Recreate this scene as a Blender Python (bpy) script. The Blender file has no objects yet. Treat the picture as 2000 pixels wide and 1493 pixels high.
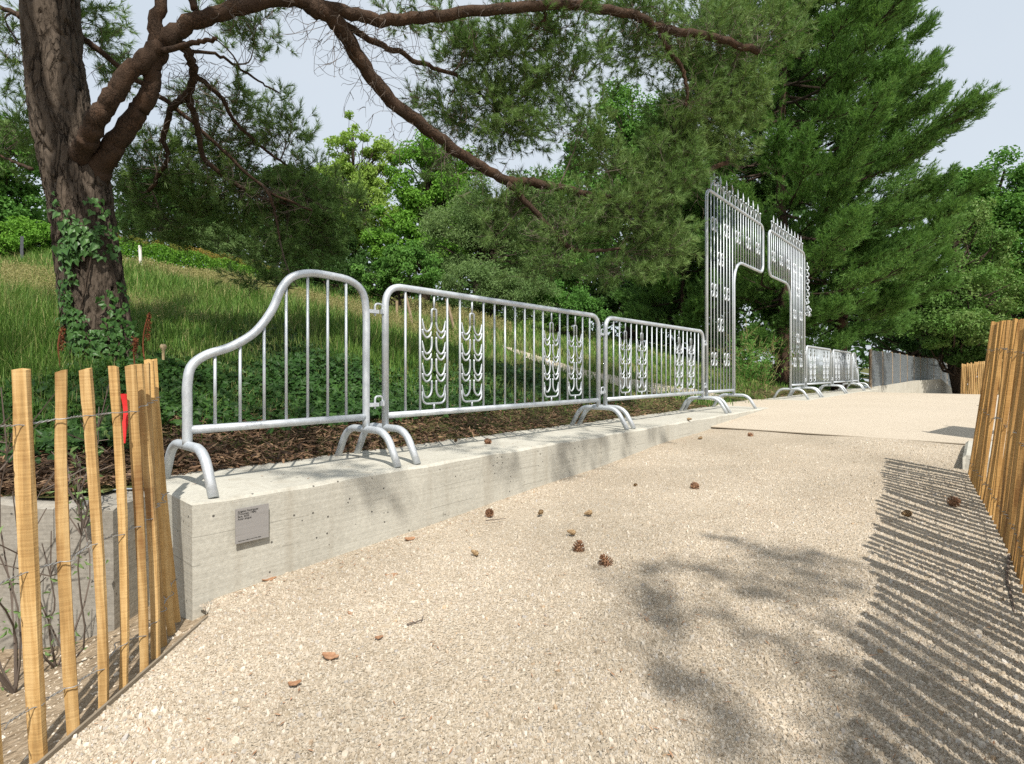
import bpy, math, random
import numpy as np
from mathutils import noise as mnoise, Vector

rng = np.random.default_rng(11)
random.seed(11)
SC = bpy.context.scene
COL = SC.collection
PI = math.pi

# ------------------------------------------------------------------ frame of reference
# camera at the origin (eye level z = 0), looking along +Y; s runs along the concrete wall, t away from the path
F, HY = 1050.0, 727.0
DX, DY = 0.6570, 0.7539
YAW = math.atan2(DY, DX)
TOP = -0.54                     # top of the concrete wall
TB = 2.80                       # line of the steel barriers


def st(s, t):
    return DX * s - DY * t, DY * s + DX * t


def to_st(X, Y):
    return DX * X + DY * Y, -DY * X + DX * Y


def pix(px, py, d):
    return np.array([(px - 1000) / F * d, d, (HY - py) / F * d])


def on_line(px, t=TB):
    u = (px - 1000) / F
    d = t / (DX - DY * u)
    return (DX * u + DY) * d, d


def path_z(s):
    return np.interp(s, [-60, -8, 6.4, 9.2, 17, 60, 200], [-1.427, -1.427, -.664, -.545, -.545, -2.4, -2.6])


def edge_e(X, Y):
    s, t = to_st(X, Y)
    return np.minimum(t - 3.2, (Y - 2.45) * 1.25)


def hill_z(X, Y):
    X = np.asarray(X, float); Y = np.asarray(Y, float)
    s, t = to_st(X, Y)
    e = edge_e(X, Y)
    p = np.interp(e, [-3, 0, .75, 2.5, 14, 24, 45, 300], [-.04, .0, .13, .72, 3.25, 3.9, 4.4, 5])
    base = np.where(s < 17, TOP - .02, path_z(s))
    wob = .05 * np.sin(X * 1.1 + .6 * Y) + .04 * np.sin(1.7 * Y - .5 * X + 1) + .03 * np.sin(2.9 * X + 2.1 * Y)
    return base + p + wob * np.clip(e / 2.5, 0, 1)


def low_z(X, Y):
    X = np.asarray(X, float); Y = np.asarray(Y, float)
    s, t = to_st(X, Y)
    dip = np.clip((-1.19 - X) / .8, 0, 1) * .19 * (Y < 3)
    return path_z(s) - .03 - dip


def ground_hit(px, py, dmax=80, grav=True):
    """point where the line of sight through a pixel of the photograph meets the ground"""
    d = np.geomspace(1.0, dmax, 6000)
    u, v = (px - 1000) / F, (HY - py) / F
    X, Y, Z = u * d, d, v * d
    e = edge_e(X, Y)
    s, t = to_st(X, Y)
    g = np.where(e > 0, hill_z(X, Y), np.where((t > 2.43) & (s > .8) & (s < 8.7), TOP, path_z(s)))
    k = np.argmax(Z <= g)
    return np.array([X[k], Y[k], g[k]])


# sun: light travels along SUN (from behind the camera, slightly from the right)
SUN_EL = math.radians(53.5)
SH = np.array([-.27, .963]); SH /= np.linalg.norm(SH)
SUN = np.array([SH[0] * math.cos(SUN_EL), SH[1] * math.cos(SUN_EL), -math.sin(SUN_EL)])


def up_sun(p, h):
    return np.asarray(p, float) - SUN * (h / math.sin(SUN_EL))


# ------------------------------------------------------------------ mesh building
class MB:
    def __init__(self):
        self.v, self.p, self.n = [], {}, 0

    def add(self, V, *polys):
        V = np.asarray(V, float).reshape(-1, 3)
        for P in polys:
            P = np.asarray(P, int)
            if P.size:
                self.p.setdefault(P.shape[1], []).append(P + self.n)
        self.v.append(V); self.n += len(V)
        return self

    def build(self, name, mat, parent=None, smooth=False, **props):
        me = bpy.data.meshes.new(name)
        V = np.concatenate(self.v) if self.v else np.zeros((0, 3))
        loops, tot = [], []
        for k, L in self.p.items():
            A = np.concatenate(L)
            loops.append(A.ravel()); tot.append(np.full(len(A), k))
        loops = np.concatenate(loops).astype(np.int32); tot = np.concatenate(tot).astype(np.int32)
        start = np.zeros(len(tot), np.int32); start[1:] = np.cumsum(tot)[:-1]
        me.vertices.add(len(V)); me.vertices.foreach_set('co', V.ravel().astype(np.float32))
        me.loops.add(len(loops)); me.loops.foreach_set('vertex_index', loops)
        me.polygons.add(len(tot)); me.polygons.foreach_set('loop_start', start); me.polygons.foreach_set('loop_total', tot)
        me.polygons.foreach_set('use_smooth', np.full(len(tot), bool(smooth)))
        me.update(calc_edges=True)
        if mat is not None:
            me.materials.append(mat)
        return link(bpy.data.objects.new(name, me), parent, **props)


def link(o, parent=None, **props):
    COL.objects.link(o)
    if parent is not None:
        o.parent = parent
    for k, v in props.items():
        o[k] = v
    return o


def empty(name, loc, rz=0, **props):
    o = bpy.data.objects.new(name, None)
    o.location = loc; o.rotation_euler = (0, 0, rz)
    o.empty_display_size = .1
    return link(o, None, **props)


def copy_tree(o, parent=None, **props):
    kids = list(o.children)
    c = o.copy()
    link(c, parent, **props)
    for k in kids:
        copy_tree(k, c)
    return c


def norm(a):
    return a / np.maximum(np.linalg.norm(a, axis=-1, keepdims=True), 1e-9)


def box(m, lo, hi):
    (a, b, c), (d, e, f) = lo, hi
    V = [(a, b, c), (d, b, c), (d, e, c), (a, e, c), (a, b, f), (d, b, f), (d, e, f), (a, e, f)]
    return m.add(V, [(0, 3, 2, 1), (4, 5, 6, 7), (0, 1, 5, 4), (1, 2, 6, 5), (2, 3, 7, 6), (3, 0, 4, 7)])


def tube(m, P, R, n=8, cap=True, closed=False):
    P = np.asarray(P, float); k = len(P)
    R = np.broadcast_to(np.asarray(R, float), (k,))
    T = np.zeros_like(P)
    if closed:
        T = norm(np.roll(P, -1, 0) - np.roll(P, 1, 0))
    else:
        T[1:-1] = P[2:] - P[:-2]; T[0] = P[1] - P[0]; T[-1] = P[-1] - P[-2]; T = norm(T)
    ref = np.array([0, 0, 1.]) if abs(T[0][2]) < .9 else np.array([1., 0, 0])
    U = np.cross(T[0], ref); U /= np.linalg.norm(U)
    ang = np.linspace(0, 2 * PI, n, endpoint=False)
    V = np.zeros((k, n, 3))
    for i in range(k):
        U = U - T[i] * np.dot(U, T[i]); U /= max(np.linalg.norm(U), 1e-9)
        W = np.cross(T[i], U)
        V[i] = P[i] + R[i] * (np.cos(ang)[:, None] * U + np.sin(ang)[:, None] * W)
    i = np.arange(k if closed else k - 1)[:, None]; j = np.arange(n)[None]
    i2 = (i + 1) % k
    Q = np.stack([i * n + j, i * n + (j + 1) % n, i2 * n + (j + 1) % n, i2 * n + j], -1).reshape(-1, 4)
    if cap and not closed:
        m.add(V, Q)
        m.p.setdefault(n, []).append(np.array([np.arange(n)[::-1], (k - 1) * n + np.arange(n)]) + m.n - k * n)
    else:
        m.add(V, Q)
    return m


def tubes_batch(m, P, R0, R1, n=4):
    """many thin twigs at once: P (count, points, 3)"""
    P = np.asarray(P, float)
    if len(P) == 0:
        return m
    c, k, _ = P.shape
    T = np.zeros_like(P); T[:, 1:-1] = P[:, 2:] - P[:, :-2]; T[:, 0] = P[:, 1] - P[:, 0]; T[:, -1] = P[:, -1] - P[:, -2]; T = norm(T)
    ref = np.array([.31, .22, .93]); U = norm(np.cross(T, ref)); W = np.cross(T, U)
    R = (np.linspace(0, 1, k)[None] * (np.asarray(R1) - np.asarray(R0)).reshape(-1, 1) + np.asarray(R0).reshape(-1, 1))
    R = np.broadcast_to(R, (c, k))
    ang = np.linspace(0, 2 * PI, n, endpoint=False)
    V = P[:, :, None] + R[:, :, None, None] * (np.cos(ang)[None, None, :, None] * U[:, :, None] + np.sin(ang)[None, None, :, None] * W[:, :, None])
    b = (np.arange(c) * k * n)[:, None, None]; i = np.arange(k - 1)[None, :, None]; j = np.arange(n)[None, None]
    Q = np.stack([b + i * n + j, b + i * n + (j + 1) % n, b + (i + 1) * n + (j + 1) % n, b + (i + 1) * n + j], -1).reshape(-1, 4)
    return m.add(V, Q)


def catmull(P, k=8):
    P = np.asarray(P, float)
    A = np.vstack([2 * P[0] - P[1], P, 2 * P[-1] - P[-2]])
    out = []
    for i in range(1, len(A) - 2):
        p0, p1, p2, p3 = A[i - 1], A[i], A[i + 1], A[i + 2]
        for t in np.linspace(0, 1, k, endpoint=False):
            out.append(.5 * ((2 * p1) + (-p0 + p2) * t + (2 * p0 - 5 * p1 + 4 * p2 - p3) * t * t + (-p0 + 3 * p1 - 3 * p2 + p3) * t ** 3))
    out.append(A[-2])
    return np.array(out)


def fillet(P, r, k=7):
    """polyline with its inner corners rounded to radius r"""
    P = [np.asarray(p, float) for p in P]
    out = [P[0]]
    for i in range(1, len(P) - 1):
        a, b, c = P[i - 1], P[i], P[i + 1]
        u, v = norm(a - b), norm(c - b)
        th = math.acos(float(np.clip(np.dot(u, v), -1, 1)))
        L = min(r / math.tan(th / 2), .48 * np.linalg.norm(a - b), .48 * np.linalg.norm(c - b))
        p, q = b + u * L, b + v * L
        for t in np.linspace(0, 1, k):
            out.append((1 - t) ** 2 * p + 2 * t * (1 - t) * (b * .82 + (p + q) * .09) + t * t * q)
    out.append(P[-1])
    return np.array(out)


def rand_dirs(n):
    return norm(rng.normal(size=(n, 3)))


def ball(n):
    return rand_dirs(n) * rng.random((n, 1)) ** (1 / 3)


def perp_frame(A):
    R = rand_dirs(len(A))
    U = norm(np.cross(A, R)); return U, np.cross(A, U)


def needles(m, P, A, length, nl, k, w, spread=(.35, 1.0)):
    """shoots at P along A set all round with k needles"""
    n = len(P)
    if n == 0:
        return m
    P = np.repeat(P, k, 0); A = np.repeat(A, k, 0)
    length = np.repeat(np.broadcast_to(length, (n,)), k)[:, None]
    U, V = perp_frame(A)
    u = rng.random((n * k, 1))
    th = (spread[0] + (spread[1] - spread[0]) * rng.random((n * k, 1))) * (1.15 - .55 * u)
    Dv = norm(A * np.cos(th) + U * np.sin(th))
    B = P + A * length * u
    L = nl * (.7 + .5 * rng.random((n * k, 1)))
    S = norm(np.cross(Dv, rand_dirs(n * k))) * w * .5
    T = B + Dv * L
    VV = np.stack([B - S, B + S, T], 1).reshape(-1, 3)
    return m.add(VV, np.arange(n * k * 3).reshape(-1, 3))


def leaves(m, P, N, size, ratio=.6, fold=.18):
    """rhombic folded leaves at P facing N"""
    n = len(P)
    U, V = perp_frame(N)
    L = (size * (.6 + .7 * rng.random(n)))[:, None] if np.isscalar(size) else size[:, None]
    a = P - U * L * .5
    b = P + V * L * ratio * .5 + N * L * fold
    c = P + U * L * .5 - N * L * fold * .6
    d = P - V * L * ratio * .5 + N * L * fold
    VV = np.stack([a, b, c, d], 1).reshape(-1, 3)
    i = np.arange(n)[:, None] * 4
    return m.add(VV, np.concatenate([i + np.array([[0, 1, 2]]), i + np.array([[0, 2, 3]])]))


IVY = np.array([(0, 0, 0), (.30, -.10, .05), (.52, .24, .0), (.30, .45, .06), (.0, 1, -.12)])


def ivy_leaves(m, P, N, up, size):
    n = len(P)
    V = norm(up - N * np.sum(up * N, 1, keepdims=True)); U = np.cross(V, N)
    L = size[:, None, None]
    R = IVY[None]
    def half(sg):
        return P[:, None] + L * (sg * R[..., :1] * U[:, None] + R[..., 1:2] * V[:, None] + R[..., 2:] * N[:, None])
    for sg in (1, -1):
        idx = np.arange(n)[:, None] * 5 + (np.arange(5) if sg > 0 else np.arange(5)[::-1])[None]
        m.add(half(sg).reshape(-1, 3), idx)
    return m


# ------------------------------------------------------------------ materials
def nm(name):
    m = bpy.data.materials.new(name); m.use_nodes = True
    nt = m.node_tree
    return m, nt, nt.nodes['Principled BSDF'], nt.nodes['Material Output']


class N:
    def __init__(self, nt):
        self.nt = nt

    def __call__(self, t, ins=None, **kw):
        n = self.nt.nodes.new('ShaderNode' + t)
        for k, v in kw.items():
            setattr(n, k, v)
        for k, v in (ins or {}).items():
            s = n.inputs[k]
            if hasattr(v, 'is_output'):
                self.nt.links.new(v, s)
            else:
                s.default_value = v
        return n

    def ramp(self, fac, stops, interp='LINEAR'):
        n = self.nt.nodes.new('ShaderNodeValToRGB'); r = n.color_ramp; r.interpolation = interp
        while len(r.elements) < len(stops):
            r.elements.new(.5)
        for e, (p, c) in zip(r.elements, stops):
            e.position = p; e.color = (*c, 1) if len(c) == 3 else c
        self.nt.links.new(fac, n.inputs[0])
        return n.outputs[0]

    def mix(self, fac, a, b, blend='MIX'):
        n = self.nt.nodes.new('ShaderNodeMix'); n.data_type = 'RGBA'; n.blend_type = blend
        for s, v in ((n.inputs[0], fac), (n.inputs[6], a), (n.inputs[7], b)):
            if hasattr(v, 'is_output'):
                self.nt.links.new(v, s)
            else:
                s.default_value = v if not isinstance(v, tuple) else ((*v, 1) if len(v) == 3 else v)
        return n.outputs[2]

    def math(self, op, a, b=0.0, clamp=False):
        n = self.nt.nodes.new('ShaderNodeMath'); n.operation = op; n.use_clamp = clamp
        for s, v in zip(n.inputs, (a, b)):
            if hasattr(v, 'is_output'):
                self.nt.links.new(v, s)
            else:
                s.default_value = v
        return n.outputs[0]

    def noise(self, scale, detail=3, vec=None, rough=.55, dist=0):
        n = self('TexNoise', {'Scale': scale, 'Detail': detail, 'Roughness': rough, 'Distortion': dist})
        if vec is not None:
            self.nt.links.new(vec, n.inputs['Vector'])
        return n.outputs[0]

    def pos(self, scale=None):
        g = self('NewGeometry').outputs['Position']
        if scale is None:
            return g
        mp = self('Mapping', {'Scale': scale}); self.nt.links.new(g, mp.inputs[0]); return mp.outputs[0]

    def objpos(self, scale=(1, 1, 1), rot=(0, 0, 0)):
        g = self('TexCoord').outputs['Object']
        mp = self('Mapping', {'Scale': scale, 'Rotation': rot}); self.nt.links.new(g, mp.inputs[0]); return mp.outputs[0]

    def bump(self, h, strength=.4, dist=.01, normal=None):
        b = self('Bump', {'Strength': strength, 'Distance': dist, 'Height': h})
        if normal is not None:
            self.nt.links.new(normal, b.inputs['Normal'])
        return b.outputs[0]


def leaf_mat(name, c1, c2, c3, trans=.28, rough=.55, scale=.7, spec=.12):
    m, nt, b, out = nm(name); n = N(nt)
    isl = n('NewGeometry').outputs['Random Per Island']
    col = n.ramp(isl, [(0, c1), (1, c2)])
    ns = n.ramp(n.noise(scale, 2, n.pos()), [(.4, (0, 0, 0)), (.62, (1, 1, 1))])
    col = n.mix(ns, col, c3)
    nt.links.new(col, b.inputs['Base Color']); b.inputs['Roughness'].default_value = rough
    b.inputs['Specular IOR Level'].default_value = spec
    tr = n('BsdfTranslucent'); nt.links.new(n.mix(.5, col, n.mix(1.0, col, (1.25, 1.3, .55), 'MULTIPLY')), tr.inputs['Color'])
    mx = n('MixShader', {0: trans}); nt.links.new(b.outputs[0], mx.inputs[1]); nt.links.new(tr.outputs[0], mx.inputs[2])
    nt.links.new(mx.outputs[0], out.inputs['Surface'])
    return m


def make_materials():
    M = {}
    # galvanised steel
    m, nt, b, _ = nm('galvanised_steel'); n = N(nt)
    v = n('TexVoronoi', {'Scale': 85.0}); nt.links.new(n.objpos((1, 1, .55)), v.inputs['Vector'])
    sp = n.ramp(v.outputs['Color'], [(.2, (0.473, 0.507, 0.537)), (.8, (0.606, 0.640, 0.672))])
    st_ = n.ramp(n.noise(6, 4, n.objpos((1, 1, .35))), [(.38, (0.422, 0.459, 0.492)), (.6, (0.591, 0.622, 0.653))])
    col = n.mix(.5, sp, st_)
    blot = n.ramp(n.noise(38, 5, n.objpos()), [(.62, (0, 0, 0)), (.75, (1, 1, 1))])
    col = n.mix(n.math('MULTIPLY', blot, .35), col, (0.304, 0.319, 0.330))
    nt.links.new(col, b.inputs['Base Color']); b.inputs['Metallic'].default_value = .6
    nt.links.new(n.ramp(n.noise(22, 4, n.objpos()), [(.3, (.46,) * 3), (.7, (.66,) * 3)]), b.inputs['Roughness'])
    nt.links.new(n.bump(n.noise(140, 3, n.objpos()), .12, .003), b.inputs['Normal'])
    M['steel'] = m
    # cast concrete with boards marks
    def concrete(name, base, dark, board):
        m, nt, b, _ = nm(name); n = N(nt)
        p = n.pos()
        big = n.noise(2.2, 5, p); fine = n.noise(60, 4, p)
        rot = n('Mapping', {'Rotation': (0, 0, -YAW)}); nt.links.new(p, rot.inputs[0])
        gr = n('Mapping', {'Scale': (1.2, 1.2, 55)}); nt.links.new(rot.outputs[0], gr.inputs[0])
        grain = n.noise(1.6, 4, gr.outputs[0])
        col = n.ramp(big, [(.3, dark), (.65, base)])
        col = n.mix(.35, col, n.ramp(grain, [(.35, tuple(.86 * x for x in dark)), (.6, base)]))
        col = n.mix(.35, col, n.ramp(fine, [(.3, tuple(.8 * x for x in dark)), (.7, tuple(min(1, 1.1 * x) for x in base))]))
        vo = n('TexVoronoi', {'Scale': 24.0}); nt.links.new(p, vo.inputs['Vector'])
        hole = n.math('MULTIPLY', n.math('LESS_THAN', vo.outputs['Distance'], .13), n.math('GREATER_THAN', n.noise(5, 3, p), .54))
        col = n.mix(hole, col, (.10, .095, .085))
        # vertical run-down stains
        stn = n('Mapping', {'Scale': (9, 9, .5)}); nt.links.new(rot.outputs[0], stn.inputs[0])
        stain = n.ramp(n.noise(1.0, 4, stn.outputs[0]), [(.55, (0, 0, 0)), (.75, (1, 1, 1))])
        col = n.mix(n.math('MULTIPLY', stain, .42), col, (.25, .215, .16))
        h = n.math('ADD', n.math('MULTIPLY', grain, .5), n.math('MULTIPLY', fine, .6))
        if board:
            z = n('SeparateXYZ', {0: p}).outputs[2]
            zz = n.math('ADD', z, n.math('MULTIPLY', n.math('SUBTRACT', n.noise(1.1, 3, rot.outputs[0]), .5), .03))
            seam = n.math('LESS_THAN', n.math('ABSOLUTE', n.math('ADD', zz, .80)), .0022)
            seam2 = n.math('LESS_THAN', n.math('ABSOLUTE', n.math('ADD', zz, .68)), .0015)
            brk = n.math('GREATER_THAN', n.noise(2.9, 3, rot.outputs[0]), .53)
            sm = n.math('MULTIPLY', n.math('MAXIMUM', seam, seam2), brk)
            col = n.mix(n.math('MULTIPLY', sm, .5), col, tuple(.55 * x for x in dark))
            h = n.math('SUBTRACT', h, sm)
        nt.links.new(col, b.inputs['Base Color']); b.inputs['Roughness'].default_value = .88
        b.inputs['Specular IOR Level'].default_value = .2
        nt.links.new(n.bump(n.math('SUBTRACT', h, n.math('MULTIPLY', hole, 2.0)), .45, .006), b.inputs['Normal'])
        return m
    M['concrete'] = concrete('pale_concrete', (.49, .475, .415), (.365, .35, .30), True)
    M['concrete_old'] = concrete('old_concrete', (.33, .31, .27), (.19, .175, .15), False)
    # gravel sheet
    m, nt, b, _ = nm('gravel_bed'); n = N(nt); p = n.pos()
    v1 = n('TexVoronoi', {'Scale': 95.0}); nt.links.new(p, v1.inputs['Vector'])
    v2 = n('TexVoronoi', {'Scale': 170.0}); nt.links.new(p, v2.inputs['Vector'])
    c1 = n.ramp(n('SeparateColor', {0: v1.outputs['Color']}).outputs[0], [(0, (0.293, 0.247, 0.184)), (.35, (0.433, 0.375, 0.294)), (.75, (0.514, 0.463, 0.384)), (1, (0.577, 0.541, 0.479))])
    c2 = n.ramp(n('SeparateColor', {0: v2.outputs['Color']}).outputs[1], [(0, (0.237, 0.195, 0.136)), (.5, (0.440, 0.379, 0.299)), (1, (0.537, 0.487, 0.408))])
    col = n.mix(.45, c1, c2)
    col = n.mix(1.0, col, n.ramp(n.noise(.9, 5, p, .6), [(.36, (0.851, 0.831, 0.798)), (.6, (1.075, 1.053, 1.025))]), 'MULTIPLY')
    col = n.mix(n.math('MULTIPLY', n.ramp(n.noise(1.6, 4, p), [(.4, (0, 0, 0)), (.65, (1, 1, 1))]), .35), col, (0.425, 0.353, 0.265))
    nt.links.new(col, b.inputs['Base Color']); b.inputs['Roughness'].default_value = .95; b.inputs['Specular IOR Level'].default_value = .1
    h = n.math('ADD', n.math('MULTIPLY', v1.outputs['Distance'], -1.2), n.math('MULTIPLY', v2.outputs['Distance'], -.7))
    nt.links.new(n.bump(h, .9, .008), b.inputs['Normal'])
    M['gravel_bed'] = m
    # loose stones
    m, nt, b, _ = nm('crushed_limestone'); n = N(nt)
    isl = n('NewGeometry').outputs['Random Per Island']
    col = n.ramp(isl, [(0, (0.244, 0.205, 0.154)), (.08, (0.343, 0.289, 0.213)), (.35, (0.456, 0.395, 0.315)), (.7, (0.521, 0.475, 0.401)), (.9, (0.587, 0.551, 0.493)), (.96, (0.343, 0.347, 0.360)), (1, (0.408, 0.272, 0.145))])
    col = n.mix(.35, col, n.ramp(n.noise(90, 3, n.pos()), [(.3, (0.327, 0.280, 0.213)), (.7, (0.573, 0.528, 0.462))]))
    col = n.mix(1.0, col, n.ramp(n.noise(.9, 5, n.pos(), .6), [(.36, (0.851, 0.831, 0.798)), (.6, (1.075, 1.053, 1.025))]), 'MULTIPLY')
    nt.links.new(col, b.inputs['Base Color']); b.inputs['Roughness'].default_value = .9; b.inputs['Specular IOR Level'].default_value = .15
    M['stone'] = m
    # compacted sand
    m, nt, b, _ = nm('compacted_sand'); n = N(nt); p = n.pos()
    col = n.ramp(n.noise(.8, 6, p, .65), [(.3, (0.444, 0.383, 0.300)), (.7, (0.531, 0.463, 0.372))])
    col = n.mix(.5, col, n.ramp(n.noise(75, 4, p), [(.3, (0.360, 0.306, 0.232)), (.7, (0.593, 0.526, 0.434))]))
    spk = n('TexVoronoi', {'Scale': 14.0}); nt.links.new(p, spk.inputs['Vector'])
    col = n.mix(n.math('MULTIPLY', n.math('LESS_THAN', spk.outputs['Distance'], .10), n.math('GREATER_THAN', n.noise(3, 2, p), .5)), col, (0.280, 0.205, 0.133))
    nt.links.new(col, b.inputs['Base Color']); b.inputs['Roughness'].default_value = .95; b.inputs['Specular IOR Level'].default_value = .1
    nt.links.new(n.bump(n.noise(90, 5, p, .7), .9, .012), b.inputs['Normal'])
    M['sand'] = m
    # soil / hillside
    m, nt, b, _ = nm('dry_soil'); n = N(nt); p = n.pos()
    col = n.ramp(n.noise(3, 6, p), [(.3, (.17, .12, .075)), (.7, (.36, .28, .19))])
    col = n.mix(.4, col, n.ramp(n.noise(45, 4, p), [(.35, (.12, .085, .05)), (.65, (.46, .38, .28))]))
    nt.links.new(col, b.inputs['Base Color']); b.inputs['Roughness'].default_value = .97; b.inputs['Specular IOR Level'].default_value = .08
    nt.links.new(n.bump(n.noise(30, 6, p), .9, .03), b.inputs['Normal'])
    M['soil'] = m
    m, nt, b, _ = nm('hillside_turf'); n = N(nt); p = n.pos()
    col = n.ramp(n.noise(1.2, 5, p), [(.35, (.045, .065, .018)), (.6, (.13, .13, .05)), (.75, (.24, .19, .10))])
    col = n.mix(.4, col, n.ramp(n.noise(25, 4, p), [(.35, (.03, .04, .012)), (.65, (.16, .15, .06))]))
    nt.links.new(col, b.inputs['Base Color']); b.inputs['Roughness'].default_value = .97; b.inputs['Specular IOR Level'].default_value = .08
    nt.links.new(n.bump(n.noise(14, 6, p), .8, .05), b.inputs['Normal'])
    M['turf'] = m
    # bark mulch
    m, nt, b, _ = nm('bark_mulch'); n = N(nt)
    isl = n('NewGeometry').outputs['Random Per Island']
    col = n.ramp(isl, [(0, (.035, .020, .012)), (.45, (.105, .058, .030)), (.8, (.19, .11, .06)), (1, (.32, .21, .12))])
    nt.links.new(col, b.inputs['Base Color']); b.inputs['Roughness'].default_value = .9
    M['mulch'] = m
    # pine bark: lower trunk grey brown and fissured, upper limbs orange
    def bark(name, cols, scale, stretch, bump, crackdark=.35):
        m, nt, b, _ = nm(name); n = N(nt); p = n.pos((1, 1, stretch))
        w1 = n('TexNoise', {'Scale': scale * .8, 'Detail': 4.0, 'Vector': p}).outputs['Color']
        wp = n.mix(2.2 / scale, p, w1, 'ADD')
        rd = n('TexNoise', {'Scale': scale, 'Detail': 5.0, 'Roughness': .6, 'Distortion': .4, 'Vector': wp}, noise_type='RIDGED_MULTIFRACTAL').outputs[0]
        v = n('TexVoronoi', {'Scale': scale * 1.3}, feature='DISTANCE_TO_EDGE'); nt.links.new(wp, v.inputs['Vector'])
        vc = n.ramp(v.outputs['Distance'], [(.0, (0, 0, 0)), (.10, (1, 1, 1))])
        some = n.ramp(n.noise(scale * .35, 3, p), [(.42, (1, 1, 1)), (.6, (0, 0, 0))])
        crack = n.math('MAXIMUM', vc, some)
        big = n.noise(scale * .25, 5, p); fine = n.noise(scale * 4, 5, p)
        col = n.ramp(big, [(.3, cols[0]), (.5, cols[1]), (.72, cols[2])])
        col = n.mix(.5, col, n.ramp(fine, [(.3, tuple(.5 * x for x in cols[0])), (.7, tuple(1.15 * x for x in cols[1]))]))
        col = n.mix(n.ramp(rd, [(.35, (.75,) * 3), (.8, (0,) * 3)]), col, tuple(.45 * x for x in cols[0]))
        col = n.mix(crack, tuple(crackdark * x for x in cols[0]), col)
        nt.links.new(col, b.inputs['Base Color']); b.inputs['Roughness'].default_value = .92; b.inputs['Specular IOR Level'].default_value = .12
        h = n.math('ADD', n.math('ADD', crack, rd), n.math('MULTIPLY', fine, .6))
        nt.links.new(n.bump(h, bump, .025), b.inputs['Normal'])
        return m
    M['bark'] = bark('grey_pine_bark', ((.12, .092, .07), (.24, .195, .15), (.29, .21, .15)), 17, .22, 1.0)
    M['bark_red'] = bark('orange_pine_bark', ((.085, .058, .042), (.165, .105, .07), (.30, .15, .075)), 26, .7, .5)
    M['bark_plain'] = bark('brown_tree_bark', ((.075, .055, .04), (.13, .10, .075), (.17, .13, .095)), 9, .4, .6)
    m, nt, b, _ = nm('dead_twig'); b.inputs['Base Color'].default_value = (.11, .085, .068, 1); b.inputs['Roughness'].default_value = .9
    M['twig'] = m
    # chestnut paling wood
    def wood(name, a, c, d):
        m, nt, b, _ = nm(name); n = N(nt)
        oi = n('ObjectInfo').outputs['Random']
        add = n('Combine' + 'XYZ', {0: n.math('MULTIPLY', oi, 37.0), 1: n.math('MULTIPLY', oi, 11.0), 2: n.math('MULTIPLY', oi, 5.0)}).outputs[0]
        base = n('VectorMath', {0: n('TexCoord').outputs['Object'], 1: add}, operation='ADD').outputs[0]
        mp = n('Mapping', {'Scale': (60, 60, 3)}); nt.links.new(base, mp.inputs[0])
        g = n.noise(1.0, 5, mp.outputs[0], .6, .4)
        mp2 = n('Mapping', {'Scale': (10, 10, 2.0)}); nt.links.new(base, mp2.inputs[0])
        bl = n.noise(1.0, 4, mp2.outputs[0])
        mp3 = n('Mapping', {'Scale': (6, 6, 150)}); nt.links.new(base, mp3.inputs[0])
        saw = n.noise(1.0, 2, mp3.outputs[0])
        col = n.ramp(g, [(.36, tuple(.72 * x for x in c)), (.48, c), (.6, a)])
        col = n.mix(n.math('MULTIPLY', n.ramp(bl, [(.56, (0, 0, 0)), (.63, (1, 1, 1))]), .8), col, d)
        col = n.mix(.18, col, n.ramp(saw, [(.35, d), (.6, a)]))
        tint = n.ramp(oi, [(0, (.80, .78, .74)), (.5, (1, 1, 1)), (1, (1.12, 1.1, 1.02))])
        col = n.mix(1.0, col, tint, 'MULTIPLY')
        nt.links.new(col, b.inputs['Base Color']); b.inputs['Roughness'].default_value = .75; b.inputs['Specular IOR Level'].default_value = .25
        nt.links.new(n.bump(n.math('ADD', g, n.math('MULTIPLY', saw, .5)), .5, .004), b.inputs['Normal'])
        return m
    M['wood'] = wood('yellow_chestnut_wood', (.57, .39, .18), (.45, .28, .11), (.21, .10, .035))
    M['wood_shaded'] = wood('shaded_chestnut_wood', (.54, .33, .125), (.42, .235, .08), (.19, .085, .028))  # same chestnut, with the right fence's amber shade put into its colour
    M['wood_old'] = wood('weathered_post_wood', (.36, .28, .19), (.27, .20, .13), (.15, .10, .06))
    m, nt, b, _ = nm('fence_wire'); b.inputs['Base Color'].default_value = (.36, .36, .35, 1); b.inputs['Metallic'].default_value = .7; b.inputs['Roughness'].default_value = .5
    M['wire'] = m
    m, nt, b, _ = nm('mesh_wire'); b.inputs['Base Color'].default_value = (.30, .33, .35, 1); b.inputs['Metallic'].default_value = .4; b.inputs['Roughness'].default_value = .5
    M['meshwire'] = m
    m, nt, b, _ = nm('red_cloth'); b.inputs['Base Color'].default_value = (.62, .02, .02, 1); b.inputs['Roughness'].default_value = .7
    M['red'] = m
    m, nt, b, _ = nm('brushed_plate'); n = N(nt)
    col = n.ramp(n.noise(3, 3, n.objpos((2, 2, 60))), [(.3, (0.238, 0.227, 0.217)), (.7, (0.280, 0.269, 0.259))])
    nt.links.new(col, b.inputs['Base Color']); b.inputs['Metallic'].default_value = .0; b.inputs['Roughness'].default_value = .65; b.inputs['Specular IOR Level'].default_value = .2
    M['plate'] = m
    m, nt, b, _ = nm('black_print'); b.inputs['Base Color'].default_value = (.03, .03, .03, 1); b.inputs['Roughness'].default_value = .6
    M['ink'] = m
    m, nt, b, _ = nm('dark_mat'); n = N(nt)
    nt.links.new(n.ramp(n.noise(60, 4, n.pos()), [(.3, (.13, .115, .095)), (.7, (.20, .18, .15))]), b.inputs['Base Color']); b.inputs['Roughness'].default_value = .8
    M['mat'] = m
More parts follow.
